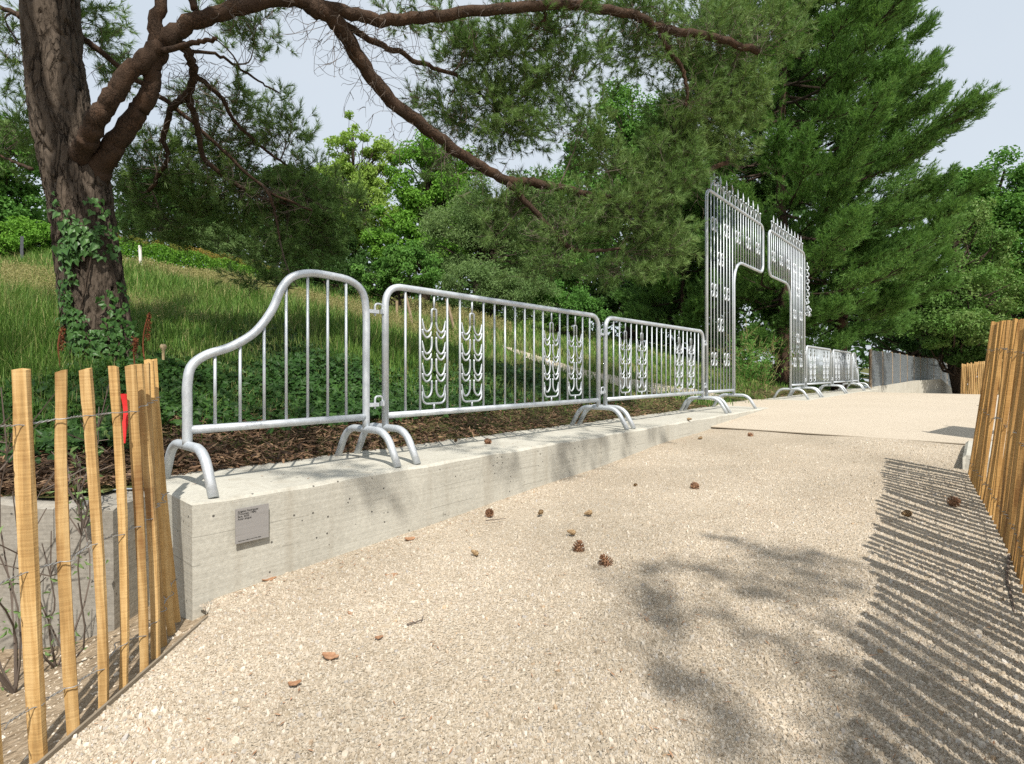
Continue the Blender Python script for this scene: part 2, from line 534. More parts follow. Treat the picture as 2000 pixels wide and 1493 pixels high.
    m, nt, b, _ = nm('edging_steel'); b.inputs['Base Color'].default_value = (.20, .165, .12, 1); b.inputs['Roughness'].default_value = .8
    M['edging'] = m
    def cone(name, stops):
        m, nt, b, _ = nm(name); n = N(nt)
        nt.links.new(n.ramp(n.noise(55, 3, n.objpos()), stops), b.inputs['Base Color']); b.inputs['Roughness'].default_value = .75
        return m
    M['cone'] = cone('brown_cone', [(.3, (.10, .045, .022)), (.7, (.36, .20, .11))])
    M['cone_tan'] = cone('tan_cone', [(.3, (.17, .105, .05)), (.7, (.40, .28, .15))])
    M['flake'] = cone('orange_bark_flake', [(.3, (.20, .095, .045)), (.7, (.40, .23, .13))])
    M['white'] = cone('white_paint', [(.3, (.66, .62, .56)), (.7, (.78, .75, .70))])
    M['darkpost'] = cone('dark_metal_paint', [(.3, (.05, .055, .065)), (.7, (.08, .085, .095))])
    M['pale'] = cone('pale_cap', [(.3, (.50, .36, .18)), (.7, (.66, .52, .32))])
    # foliage
    M['needle'] = leaf_mat('scots_pine_needles', (0.084, 0.162, 0.040), (0.235, 0.336, 0.118), (0.129, 0.224, 0.067), .28, .5, .9)
    M['needle_soft'] = leaf_mat('white_pine_needles', (0.067, 0.162, 0.038), (0.185, 0.319, 0.081), (0.106, 0.218, 0.050), .3, .5, .5)
    M['leaf_bright'] = leaf_mat('bright_green_leaves', (0.110, 0.244, 0.032), (0.220, 0.415, 0.067), (0.146, 0.317, 0.044), .36, .5, .4)
    M['leaf_yellow'] = leaf_mat('yellow_green_leaves', (0.216, 0.336, 0.060), (0.372, 0.504, 0.132), (0.264, 0.396, 0.084), .38, .5, .4)
    M['leaf_mid'] = leaf_mat('mid_green_leaves', (0.079, 0.189, 0.037), (0.171, 0.329, 0.073), (0.104, 0.238, 0.051), .32, .5, .5)
    M['leaf_silver'] = leaf_mat('silver_green_leaves', (0.127, 0.207, 0.071), (0.253, 0.356, 0.149), (0.167, 0.265, 0.098), .32, .55, .6)
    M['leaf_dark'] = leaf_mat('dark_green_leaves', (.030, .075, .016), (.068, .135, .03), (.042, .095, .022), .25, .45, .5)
    M['leaf_lime'] = leaf_mat('lime_leaves', (0.090, 0.180, 0.036), (0.240, 0.336, 0.120), (0.108, 0.216, 0.048), .3, .5, .8)
    M['leaf_orange'] = leaf_mat('hedge_shoots', (.20, .20, .04), (.38, .24, .07), (.16, .22, .045), .3, .5, .8)
    M['ivy'] = leaf_mat('ivy_leaf', (.030, .085, .018), (.075, .165, .04), (.045, .11, .025), .18, .42, 1.5, .25)
    M['cover'] = leaf_mat('ground_cover_leaf', (.018, .052, .012), (.058, .13, .026), (.03, .08, .017), .2, .45, 1.2, .2)
    M['seed'] = leaf_mat('rusty_seed', (.14, .04, .02), (.24, .09, .045), (.18, .06, .03), .1, .7, 1)
    # grass: green with straw patches
    m, nt, b, out = nm('meadow_grass'); n = N(nt)
    isl = n('NewGeometry').outputs['Random Per Island']; p = n.pos()
    g = n.ramp(isl, [(0, (0.056, 0.137, 0.020)), (.6, (0.123, 0.238, 0.038)), (.9, (0.202, 0.297, 0.066)), (.97, (0.381, 0.356, 0.153))])
    d = n.ramp(isl, [(0, (0.134, 0.214, 0.044)), (.5, (0.246, 0.285, 0.087)), (1, (0.493, 0.427, 0.207))])
    col = n.mix(n.ramp(n.noise(.55, 4, p), [(.52, (0, 0, 0)), (.68, (1, 1, 1))]), g, d)
    nt.links.new(col, b.inputs['Base Color']); b.inputs['Roughness'].default_value = .6; b.inputs['Specular IOR Level'].default_value = .25
    tr = n('BsdfTranslucent', {'Color': col}); mx = n('MixShader', {0: .3})
    nt.links.new(b.outputs[0], mx.inputs[1]); nt.links.new(tr.outputs[0], mx.inputs[2]); nt.links.new(mx.outputs[0], out.inputs['Surface'])
    M['grass'] = m
    M['straw'] = leaf_mat('straw_stems', (.26, .25, .10), (.46, .40, .21), (.31, .29, .12), .25, .6, .8)
    return M


M = make_materials()

# ------------------------------------------------------------------ ground sheets
def axis(a, b, step, lo, hi, grow=1.18):
    mid = list(np.arange(a, b + 1e-6, step)); w, x = step, a
    left = []
    while x > lo:
        w *= grow; x -= w; left.append(x)
    right, w, x = [], step, b
    while x < hi:
        w *= grow; x += w; right.append(x)
    return np.array(left[::-1] + mid + right)


def sheet(name, xs, ys, zf, keep, mat, **props):
    X, Y = np.meshgrid(xs, ys, indexing='ij')
    Z = zf(X, Y)
    V = np.stack([X, Y, Z], -1).reshape(-1, 3)
    ny = len(ys)
    i, j = np.meshgrid(np.arange(len(xs) - 1), np.arange(ny - 1), indexing='ij')
    q = np.stack([i * ny + j, (i + 1) * ny + j, (i + 1) * ny + j + 1, i * ny + j + 1], -1).reshape(-1, 4)
    if keep is not None:
        k = keep(X, Y).reshape(-1)
        q = q[k[q].all(1)]
    return MB().add(V, q).build(name, mat, smooth=True, **props)


gx, gy = axis(-5, 9, .1, -140, 160), axis(1.5, 13, .1, -60, 220)
sheet('ground', gx, gy, low_z, lambda X, Y: edge_e(X, Y) < .45, M['soil'], kind='structure')
sheet('hillside', gx, gy, hill_z, lambda X, Y: edge_e(X, Y) > -.16, M['turf'], kind='structure')


def tl_grav(s):
    return np.where(s >= .82, 2.47, (.657 * s + 1.19) / .754)


def fence_t(s):
    return -.40 + .09 * s


def strip(name, S, t0, t1, nt_, zf, mat, **props):
    S = np.asarray(S, float)
    T = np.linspace(0, 1, nt_)[None] * (t1(S) - t0(S))[:, None] + t0(S)[:, None]
    SS = np.repeat(S[:, None], nt_, 1)
    X, Y = st(SS, T)
    V = np.stack([X, Y, zf(SS, T)], -1).reshape(-1, 3)
    i, j = np.meshgrid(np.arange(len(S) - 1), np.arange(nt_ - 1), indexing='ij')
    q = np.stack([i * nt_ + j, i * nt_ + j + 1, (i + 1) * nt_ + j + 1, (i + 1) * nt_ + j], -1).reshape(-1, 4)[:, ::-1]
    return MB().add(V, q).build(name, mat, smooth=True, **props)


def grav_z(s, t):
    return path_z(s) + .008 * np.sin(3 * s + 2 * t) + .006 * np.sin(5.1 * t - 2.3 * s)


strip('gravel_path', np.arange(-8, 6.41, .1), lambda s: fence_t(s) - .9, tl_grav, 40, grav_z, M['gravel_bed'], kind='structure')
strip('sand_path', np.concatenate([np.arange(6.4, 20, .2), np.arange(20, 60, 1.5)]), lambda s: -1.6 - .12 * np.maximum(s - 6, 0), lambda s: np.where(s < 8.6, 2.47, np.where(s < 11.2, 3.35, 2.47)),
      16, lambda s, t: path_z(s) + .012, M['sand'], kind='structure')
# steel edging between gravel and sand, and along the gravel's edge by the paling fence
e_ = MB()
a, c = st(6.4, -.6), st(6.4, 2.44)
tube(e_, [(*a, -.658), (*c, -.658)], .007, 4)
e_.build('path_edging', M['edging'], kind='structure')
e_ = MB()
ss = np.linspace(-3, .8, 30)
X, Y = st(ss, tl_grav(ss) - .0)
for z in (0,):
    V = np.concatenate([np.stack([X - .004, Y, path_z(ss) - .1], -1), np.stack([X - .004, Y, path_z(ss) + .010], -1), np.stack([X + .004, Y, path_z(ss) + .010], -1), np.stack([X + .004, Y, path_z(ss) - .1], -1)])
    k = len(ss); i = np.arange(k - 1)[:, None]
    e_.add(V, np.concatenate([np.concatenate([i + a * k, i + 1 + a * k, i + 1 + (a + 1) * k, i + (a + 1) * k], 1) for a in range(3)]))
e_.build('gravel_edging', M['edging'], kind='structure')

# footpath across the meadow
up = catmull([(979, 676), (1060, 700), (1140, 724), (1250, 745), (1340, 760), (1420, 771)], 6)
lo = catmull([(979, 677.5), (1045, 708), (1135, 738), (1245, 764), (1325, 777), (1410, 787)], 6)
A = np.array([ground_hit(*p) for p in up]); B = np.array([ground_hit(*p) for p in lo])
w = np.linspace(0, 1, 9)[None, :, None]
G = A[:, None] * (1 - w) + B[:, None] * w
G[..., 2] = np.where(edge_e(G[..., 0], G[..., 1]) > 0, hill_z(G[..., 0], G[..., 1]), TOP) + .022 + rng.uniform(-.012, .004, G.shape[:2])
k = len(A); i, j = np.meshgrid(np.arange(k - 1), np.arange(8), indexing='ij')
MB().add(G, np.stack([i * 9 + j, i * 9 + j + 1, (i + 1) * 9 + j + 1, (i + 1) * 9 + j], -1).reshape(-1, 4)).build('footpath', M['sand'], smooth=True, kind='structure')
FOOT = G[:, 4, :2]


# ------------------------------------------------------------------ concrete
def prism(m, s0, s1, t0, t1, z0, z1, bev=.012, e0=0.0):
    """block along the wall direction with chamfered top edges; e0 lifts/lowers nothing, kept for clarity"""
    n = max(2, int((s1 - s0) / .12)); S = np.linspace(s0, s1, n)
    prof = [(t0, z0), (t0, z1 - bev), (t0 + bev, z1), (t1 - bev, z1), (t1, z1 - bev), (t1, z0)]
    k = len(prof); V = []
    for q, s in enumerate(S):
        for r, (t, z) in enumerate(prof):
            ds = 0
            if q == 0 and r in (2, 3): ds = bev
            if q == n - 1 and r in (2, 3): ds = -bev
            jit = .004 * math.sin(7.3 * s + 2 * r) + .003 * math.sin(17 * s + r) if 0 < r < 5 else 0
            x, y = st(s + ds, t + jit * (1 if r in (1, 2) else 0)); V.append((x, y, z + jit * .6))
    i, j = np.meshgrid(np.arange(n - 1), np.arange(k - 1), indexing='ij')
    Q = np.stack([i * k + j, (i + 1) * k + j, (i + 1) * k + j + 1, i * k + j + 1], -1).reshape(-1, 4)
    m.add(V, Q)
    m.p.setdefault(k, []).append(np.array([np.arange(k), (n - 1) * k + np.arange(k)[::-1]]) + m.n - n * k)
    return m


prism(MB(), .8, 8.75, 2.43, 3.2, -1.3, TOP).build('concrete_wall', M['concrete'], label='low pale concrete wall carrying the steel barriers, with a small grey plaque', category='wall')
prism(MB(), 11.2, 20.3, 2.43, 3.2, -.9, TOP + .012).build('concrete_slab', M['concrete'], label='flat concrete strip beneath the barriers beyond the gate', category='slab')
m = MB()
xs = np.linspace(-6.5, -1.74, 40)
V = []
for x in xs:
    y = 2.36 + .03 * (x + 1.7)
    h = -.585 + .02 * math.sin(x * 5) + .012 * math.sin(13 * x)
    V += [(x, y, -1.5), (x, y - .015, h - .015), (x, y + .02, h), (x, y + .3, h), (x, y + .32, -1.5)]
n_ = len(xs); i, j = np.meshgrid(np.arange(n_ - 1), np.arange(4), indexing='ij')
m.add(V, np.stack([i * 5 + j, (i + 1) * 5 + j, (i + 1) * 5 + j + 1, i * 5 + j + 1], -1).reshape(-1, 4), [np.arange(5), (n_ - 1) * 5 + np.arange(5)[::-1]])
m.build('old_concrete_wall', M['concrete_old'], label='rough old grey concrete wall behind the wooden palings', category='wall')
prism(MB(), 5.2, 6.36, -.55, .10, -.85, path_z(6.0) + .07, .02).build('concrete_kerb', M['concrete'], kind='structure')
# far sloping concrete wall beside the ramp
prof = [(1696, 757, 17.8), (1740, 751, 19.3), (1782, 744, 21), (1838, 741, 23.5), (1856, 756, 24.5), (1872, 771, 25.5)]
fr, V = [], []
for (px, py, d) in prof:
    t_ = pix(px, py, d); V.append([t_, t_ + np.array([.25, .3, 0]), np.array([t_[0] + .25, t_[1] + .3, -2.2]), np.array([t_[0], t_[1], -2.2])])
V = np.array(V).reshape(-1, 3); k = len(prof)
m = MB(); i, j = np.meshgrid(np.arange(k - 1), np.arange(4), indexing='ij')
m.add(V, np.stack([i * 4 + j, i * 4 + (j + 1) % 4, (i + 1) * 4 + (j + 1) % 4, (i + 1) * 4 + j], -1).reshape(-1, 4), [(0, 3, 2, 1), (4 * k - 4, 4 * k - 3, 4 * k - 2, 4 * k - 1)])
m.build('sloping_concrete_wall', M['concrete'], label='far pale concrete wall sloping down below the wire mesh fence', category='wall')

# ------------------------------------------------------------------ plaque
sx, sd = on_line(488.5, 2.43)
pl = empty('plaque', (*st(sx, 2.43 - .022), -.664), YAW, label='small square grey metal plaque with black lettering on the wall', category='plaque')
plt = box(MB(), (-.0715, -.002, -.075), (.0715, .002, .075)).build('plate', M['plate'], pl)
for x in (-.05, .05):
    box(MB(), (x - .006, .0025, -.05), (x + .006, .021, .05)).build('spacer', M['plate'], plt)


def lettering(lines, size, x, z, leading):
    for k, line in enumerate(lines):
        cu = bpy.data.curves.new('lettering', 'FONT'); cu.body = line; cu.size = size; cu.extrude = .0003
        tmp = bpy.data.objects.new('tmp', cu); COL.objects.link(tmp)
        dg = bpy.context.evaluated_depsgraph_get()
        me = bpy.data.meshes.new_from_object(tmp.evaluated_get(dg)); me.name = 'lettering'
        bpy.data.objects.remove(tmp)
        me.materials.clear(); me.materials.append(M['ink'])
        o = bpy.data.objects.new('lettering', me); o.rotation_euler = (PI / 2, 0, 0); o.location = (x, -.0028, z - k * leading)
        link(o, plt)


lettering(['Angeles Rodriguez', '(Tucumán, 1984)', 'Sara, 2022', 'Acier zingué'], .0115, -.0625, .0585, .0108)
lettering(['Musée d\'art moderne et de la ville, dépôt'], .0058, -.0605, -.066, .006)

# ------------------------------------------------------------------ steel barriers
RT, RB = .0215, .0078


def up2(P2, y=0.0):
    P2 = np.asarray(P2, float)
    return np.stack([P2[:, 0], np.full(len(P2), y), P2[:, 1]], -1)


def foot_mesh():
    P = fillet([(0, -.315, .0), (0, -.20, .195), (0, .20, .195), (0, .315, .0)], .14, 9)
    return tube(MB(), P, RT, 12)


foot_data = foot_mesh().build('foot', M['steel'], smooth=True)


def add_shared(name, src, parent, loc, rz=0, sc=(1, 1, 1)):
    o = bpy.data.objects.new(name, src.data); o.location = loc; o.rotation_euler = (0, 0, rz); o.scale = sc
    return link(o, parent)


def bar(parent, x, z0, z1, r=RB):
    o = tube(MB(), [(0, 0, 0), (0, 0, z1 - z0)], r, 8).build('bar', M['steel'], parent, smooth=True); o.location = (x, 0, z0)
    return o


def hook_mesh():
    m = MB()
    tube(m, fillet([(.0, 0, -.02), (.0, 0, .03), (-.055, 0, .03), (-.055, 0, -.045)], .018, 5), .0065, 8)
    box(m, (-.006, -.014, -.03), (.014, .014, .0))
    return m


def plate_mesh():
    return box(MB(), (-.01, -.016, -.011), (.062, .016, .011))


hook_src = hook_mesh().build('hook', M['steel'])
plate_src = plate_mesh().build('hook_plate', M['steel'])


def ornament_mesh(H):
    """tuning-fork stem with tiers of upturned hooks, closed by a cradle at the foot; H = clear height"""
    m = MB(); r = .0072; c = .0205; o = .102
    top = H - .09
    tube(m, [(0, 0, top), (0, 0, H)], r, 8)
    pitch = .1475
    bots = [top - .155 - k * pitch for k in range(4)]
    # fork head
    tube(m, fillet([(-c, 0, top - .09), (-c, 0, top), (c, 0, top), (c, 0, top - .09)], .012, 5), r, 8)
    def taper(n):
        a = np.ones(n) * r; a[-4:] = np.linspace(r, .0022, 4); return a
    for sg in (-1, 1):
        for k, zb in enumerate(bots):
            z0 = top - .085 if k == 0 else zb + .115
            P = catmull([(sg * c, 0, z0), (sg * c, 0, zb + .055), (sg * (c + .012), 0, zb + .018), (sg * .062, 0, zb), (sg * .088, 0, zb + .02), (sg * o, 0, zb + .085)], 5)
            tube(m, P, taper(len(P)), 7)
            if k < 3:
                zc = zb - .040
                P = catmull([(sg * (o - .001), 0, zc + .055), (sg * .092, 0, zc + .022), (sg * .066, 0, zc), (sg * .036, 0, zc + .014), (sg * (c + .002), 0, zc + .046)], 5)
                tube(m, P, taper(len(P)), 7)
    zb = bots[3] - .042
    P = fillet([(-o, 0, zb + .085), (-o + .004, 0, zb), (o - .004, 0, zb), (o, 0, zb + .085)], .045, 8)
    R = np.ones(len(P)) * r; R[:2] = (.003, .006); R[-2:] = (.006, .003)
    tube(m, P, R, 7)
    tube(m, [(0, 0, 0), (0, 0, zb)], r, 8)
    return m


HT, ZL = 1.082, .268
CLEAR = HT - RT - ZL - RT
orn_src = ornament_mesh(CLEAR).build('scroll_ornament', M['steel'], smooth=True)


def make_barrier(L=2.48):
    root = empty('crowd_barrier', (0, 0, 0), YAW)
    P = fillet([(0, 0, .2), (0, 0, HT), (L, 0, HT), (L, 0, .2)], .11, 10)
    tube(MB(), P, RT, 14).build('frame', M['steel'], root, smooth=True)
    tube(MB(), [(RT * .6, 0, ZL), (L - RT * .6, 0, ZL)], RT * .93, 12).build('lower_rail', M['steel'], root, smooth=True)
    for x in (0, L):
        add_shared('foot', foot_data, root, (x, 0, 0))
    pitch = (L - .31) / 18
    for k in range(19):
        x = .155 + k * pitch
        if k in (2, 5, 13, 16):
            add_shared('scroll_ornament', orn_src, root, (x, 0, ZL + RT * .8), 0, (pitch / .1205, 1, 1))
        else:
            zt = HT
            if k in (0, 18): zt = HT - .006
            bar(root, x, ZL + RT * .5, zt - RT * .5)
    for z in (.36, .93):
        add_shared('hook', hook_src, root, (-RT, 0, z))
        add_shared('hook_plate', plate_src, root, (L + RT, 0, z - .02))
    return root


bar_group = 'galvanised barriers with scroll ornaments'
proto = make_barrier()
std = [(2.01, 'longest-looking galvanised crowd barrier with hook-tier ornaments, second from the near curved end'),
       (4.62, 'galvanised crowd barrier with hook-tier ornaments just before the tall gate'),
       (12.76, 'far galvanised barrier with ornaments directly beyond the tall gate'),
       (15.50, 'farthest full-width galvanised barrier, next to the small curved end piece')]
for i_, (s, lab) in enumerate(std):
    o = proto if i_ == 0 else copy_tree(proto)
    o.location = (*st(s, TB), TOP + (.012 if s > 11 else 0)); o['label'] = lab; o['category'] = 'barrier'; o['group'] = bar_group

# curved end barrier, profile read off the photograph and laid out on the barrier line
pp = [(366, 862), (366, 800), (366, 752), (374, 716), (402, 694), (452, 677), (498, 649), (530, 608), (549, 566), (570, 542), (604, 534), (645, 539), (684, 549), (708, 571), (715, 612), (715, 700), (715, 850)]
prof = []
for px, py in pp:
    s, d = on_line(px); prof.append((s, (HY - py) / F * d - TOP))
prof = np.array(prof); s0 = prof[0, 0]
prof[:, 0] -= s0; prof[-3:, 0] = prof[-1, 0]; prof[:3, 0] = 0
prof[0, 1] = prof[-1, 1] = .2
LC = prof[-1, 0]
cb = empty('curved_barrier', (*st(s0, TB), TOP), YAW, label='near galvanised end barrier with a swooping curved top rail', category='barrier')
sm = catmull(prof, 8)
tube(MB(), up2(sm), RT, 14).build('frame', M['steel'], cb, smooth=True)
tube(MB(), [(RT * .6, 0, ZL), (LC - RT * .6, 0, ZL)], RT * .93, 12).build('lower_rail', M['steel'], cb, smooth=True)
for x in (0, LC):
    add_shared('foot', foot_data, cb, (x, 0, 0))
core = sm[(sm[:, 1] > .55)]
for px in (420, 469, 516, 559, 601, 640, 676):
    x = on_line(px)[0] - s0
    zt = np.interp(x, core[:, 0], core[:, 1])
    bar(cb, x, ZL + RT * .5, zt - RT * .4)
for z in (.36, .93):
    add_shared('hook_plate', plate_src, cb, (LC + RT, 0, z - .02))
c2 = copy_tree(cb)
c2.rotation_euler = (0, 0, YAW + PI); c2.location = (*st(19.2, TB), TOP + .012)
c2['label'] = 'far small curved end barrier where the row of barriers stops'

# the tall gate, two mirrored halves
HG, HA, LG = 3.03, 2.23, 2.5


def c_scroll(sg):
    a = np.linspace(.18, 1.90, 22) * PI
    P = np.stack([sg * (.060 + .045 * np.cos(a)), .090 * np.sign(np.sin(a)) * np.abs(np.sin(a)) ** .75], -1)
    return np.vstack([[(sg * .070, .022)], P, [(sg * .078, -.012)]])


m = MB()
for sg in (-1, 1):
    P = up2(c_scroll(sg)); R = np.ones(len(P)) * .0075; R[0] = R[-1] = .004
    tube(m, P, R, 7)
cs_src = m.build('double_scroll', M['steel'], smooth=True)


def lathe(m, prof, n=8, at=(0, 0, 0)):
    prof = np.asarray(prof, float); ang = np.linspace(0, 2 * PI, n, endpoint=False)
    V = np.stack([prof[:, :1] * np.cos(ang), prof[:, :1] * np.sin(ang), np.repeat(prof[:, 1:], n, 1)], -1) + np.asarray(at)
    k = len(prof); i, j = np.meshgrid(np.arange(k - 1), np.arange(n), indexing='ij')
    return m.add(V, np.stack([i * n + j, i * n + (j + 1) % n, (i + 1) * n + (j + 1) % n, (i + 1) * n + j], -1).reshape(-1, 4))


spear_src = lathe(MB(), [(.008, 0), (.008, .15), (.016, .155), (.016, .163), (.006, .17), (.0155, .195), (.012, .22), (.0005, .30)]).build('spear_finial', M['steel'], smooth=True)
ballf_src = lathe(MB(), [(.007, 0), (.007, .135), (.009, .14), (.015, .147), (.018, .158), (.015, .169), (.008, .175), (.0005, .177)]).build('ball_finial', M['steel'], smooth=True)
GP = (LG - .31) / 18
arch = catmull([(-GP + .011, 0, .0), (-GP + .02, 0, .055), (-GP * .5, 0, .118), (0, 0, .135), (GP * .5, 0, .118), (GP - .02, 0, .055), (GP - .011, 0, .0)], 4)
archf_src = tube(MB(), arch, .0052, 7).build('arch_finial', M['steel'], smooth=True)

gate = empty('gate_half', (*st(7.23, TB), TOP), YAW, label='near half of the tall arched gate, its leg beside the ornamented barrier', category='gate')
XI = .155 + GP * 7.5
frame = fillet([(0, 0, .2), (0, 0, HG), (LG, 0, HG), (LG, 0, HA), ], .12, 8)
inner = fillet([(LG, 0, HG - .4), (LG, 0, HA), (XI + .0, 0, HA), (XI, 0, .2)], .13, 8)
left = fillet([(0, 0, .2), (0, 0, HG), (LG, 0, HG), (LG, 0, HG - .41)], .12, 8)
# the opening's rounded shoulder has a larger radius than the lower centre corner
c1 = fillet([(LG, 0, HG - .4), (LG, 0, HA), (XI + .9, 0, HA)], .13, 8)
c3 = fillet([(XI + .9, 0, HA), (XI, 0, HA), (XI, 0, .2)], .36, 12)
full = np.vstack([left, c1[1:], c3[1:]])
tube(MB(), full, RT, 14).build('frame', M['steel'], gate, smooth=True)
tube(MB(), [(RT * .6, 0, ZL), (XI - RT * .6, 0, ZL)], RT * .93, 12).build('lower_rail', M['steel'], gate, smooth=True)
for x in (0, XI):
    add_shared('foot', foot_data, gate, (x, 0, 0))
sh = c3[np.argsort(c3[:, 0])]
for k in range(19):
    x = .155 + GP * k
    if x < XI:
        z0 = ZL + RT * .5
    else:
        z0 = float(np.interp(x, np.sort(c3[:, 0]), c3[np.argsort(c3[:, 0])][:, 2])) if x < XI + .5 else HA
        z0 += RT * .4
    gb = bar(gate, x, z0, HG - RT * .4)
    if k % 2:
        add_shared('spear_finial', spear_src, gb, (0, 0, HG + RT * .7 - z0))
        add_shared('arch_finial', archf_src, gb, (0, 0, HG + RT * .7 - z0))
    else:
        add_shared('ball_finial', ballf_src, gb, (0, 0, HG + RT * .7 - z0))
for z, ks in ((2.60, (1, 5, 9, 13, 17)), (2.15, (3,)), (1.68, (1, 5)), (1.21, (3,)), (.72, (1, 5))):
    for k in ks:
        add_shared('double_scroll', cs_src, gate, (.155 + GP * k, 0, z))
for z in (.36, .93):
    add_shared('hook', hook_src, gate, (-RT, 0, z))
g2 = copy_tree(gate)
g2.rotation_euler = (0, 0, YAW + PI); g2.location = (*st(12.58, TB), TOP + .012)
g2['label'] = 'far half of the tall arched gate, with a chain hanging from its outer post'
gate['group'] = g2['group'] = 'two halves of the tall gate'
for o in (foot_data, hook_src, plate_src, orn_src, cs_src, spear_src, ballf_src, archf_src):
    bpy.data.objects.remove(o)

# chain on the far post
cx, cy = st(12.66, TB - .03)
ch = empty('chain', (cx, cy, TOP + 2.86), YAW, label='steel chain hanging from the far gate post, bunched at its end', category='chain')
link_src = None
def ring(rx, rz, r):
    a = np.linspace(0, 2 * PI, 16, endpoint=False)
    return tube(MB(), np.stack([rx * np.cos(a), 0 * a, rz * np.sin(a)], -1), r, 6, closed=True)
link_src = ring(.030, .046, .010).build('chain_link', M['steel'], ch, smooth=True)
k_ = 0
for k in range(11):
    o = link_src if k == 0 else link(link_src.copy(), ch)
    zz = -k * .070
    o.location = (.03 + .05 * math.sin(min(k, 9) / 9 * PI * .5) , 0, zz - .05); o.rotation_euler = (0, .12 * math.sin(k), PI / 2 * (k % 2) * .8 + .3)
for k in range(12):
    o = link(link_src.copy(), ch)
    o.location = (.055 + random.uniform(-.07, .07), random.uniform(-.05, .05), -.84 - .026 * k + random.uniform(-.03, .03))
    o.rotation_euler = (random.uniform(-1.2, 1.2), random.uniform(-1.2, 1.2), random.uniform(0, 3))

# ------------------------------------------------------------------ paling fences
def slat_mesh(H, w, th, seed):
    r = random.Random(seed)
    n = 12; m = MB(); V = []
    bx, by = r.uniform(-.013, .013), r.uniform(-.010, .010)
    ph = r.uniform(0, 6)
    cs = [(-.5, -.5), (.12 + r.uniform(-.2, .2), -.62), (.5, -.4), (.48, .5), (-.1, .56), (-.5, .42)]
    kink = r.uniform(-.006, .006)
    for i in range(n):
        f = i / (n - 1)
        W = w * (1 + .10 * math.sin(3 * f + ph) + r.uniform(-.035, .035)); T = th * (1 + .10 * math.cos(2 * f + ph) + r.uniform(-.05, .05))
        ox = bx * math.sin(PI * f) + kink * math.sin(5 * f + ph); oy = by * math.sin(PI * f)
        for (a, b) in cs:
            V.append((ox + a * W + r.uniform(-.0012, .0012), oy + b * T, f * H + (r.uniform(-.005, .005) if i in (0, n - 1) else 0)))
    i, j = np.meshgrid(np.arange(n - 1), np.arange(6), indexing='ij')
    m.add(V, np.stack([i * 6 + j, i * 6 + (j + 1) % 6, (i + 1) * 6 + (j + 1) % 6, (i + 1) * 6 + j], -1).reshape(-1, 4), [np.arange(6)[::-1], (n - 1) * 6 + np.arange(6)])
    return m


def place_slat(root, base, top, w, th, rz, seed, mat='wood'):
    base, top = np.asarray(base, float), np.asarray(top, float)
    H = np.linalg.norm(top - base)
    o = slat_mesh(H, w, th, seed).build('paling', M[mat], root)
    z = Vector((top - base) / H)
    q = z.to_track_quat('Z', 'Y').to_matrix().to_4x4()
    from mathutils import Matrix
    zz = Vector((0, 0, 1)); rot = zz.rotation_difference(z).to_matrix().to_4x4()
    o.matrix_world = Matrix.Translation(Vector(base)) @ rot @ Matrix.Rotation(rz, 4, 'Z')
    loc = Vector(base) - root.location
    o.location = loc
    return H


def wire_line(root, pts, r=.0016, amp=.007):
    """two strands twisted round each other between the palings, wrapping each paling"""
    P = np.asarray(pts, float)
    for ph in (0, PI):
        out = []
        for i in range(len(P) - 1):
            L = np.linalg.norm(P[i + 1] - P[i]); k = max(10, int(L / .007))
            for f in np.linspace(0, 1, k, endpoint=False):
                p = P[i] * (1 - f) + P[i + 1] * f
                bulge = abs(math.cos(PI * f)) ** 6
                side = 1 if ph == 0 else -1
                tw = 2 * PI * f * max(1, round(L / .028))
                nrm = np.array([P[i + 1][1] - P[i][1], -(P[i + 1][0] - P[i][0]), 0]); nrm = nrm / max(np.linalg.norm(nrm), 1e-6)
                off = nrm * (bulge * .019 * side + (1 - bulge) * .0022 * math.cos(tw + ph)) + np.array([0, 0, (1 - bulge) * .0022 * math.sin(tw + ph)])
                out.append(p + off)
        out.append(P[-1])
        tube(MB(), np.array(out) - np.array(root.location), r, 5, cap=False).build('wire', M['wire'], root, smooth=True)


LS = [  # base px, top px, depth, width (m)
    (0, 1560, -46, 724, 1.32, .036), (77, 1494, 41, 722, 1.44, .046), (145, 1456, 120, 725, 1.53, .036), (201, 1410, 168, 721, 1.63, .035),
    (240, 1364, 222, 715, 1.74, .031), (281, 1335, 255, 714, 1.84, .036), (304, 1306, 273, 713, 1.92, .034), (320, 1280, 283, 710, 2.01, .036),
    (336, 1251, 290, 704, 2.11, .036), (345, 1180, 299, 703, 2.20, .036)]
lf = empty('paling_fence', (-1.3, 1.8, -1.1), 0, label='open chestnut paling fence at the near end of the concrete wall', category='fence')
rows = {0: [], 1: [], 2: []}
for i_, (bx, by, tx, ty, d, w) in enumerate(LS):
    b_ = pix(bx, by, d); t_ = pix(tx, ty, d)
    b_[2] = min(b_[2], -1.02)
    place_slat(lf, b_, t_, w * .74, w * .42, .3 + random.uniform(-.25, .25), 100 + i_)
    for q, f in enumerate((.155, .50, .865)):
        rows[q].append(b_ + (t_ - b_) * (f + random.uniform(-.012, .012)))
for q in rows:
    wire_line(lf, rows[q])
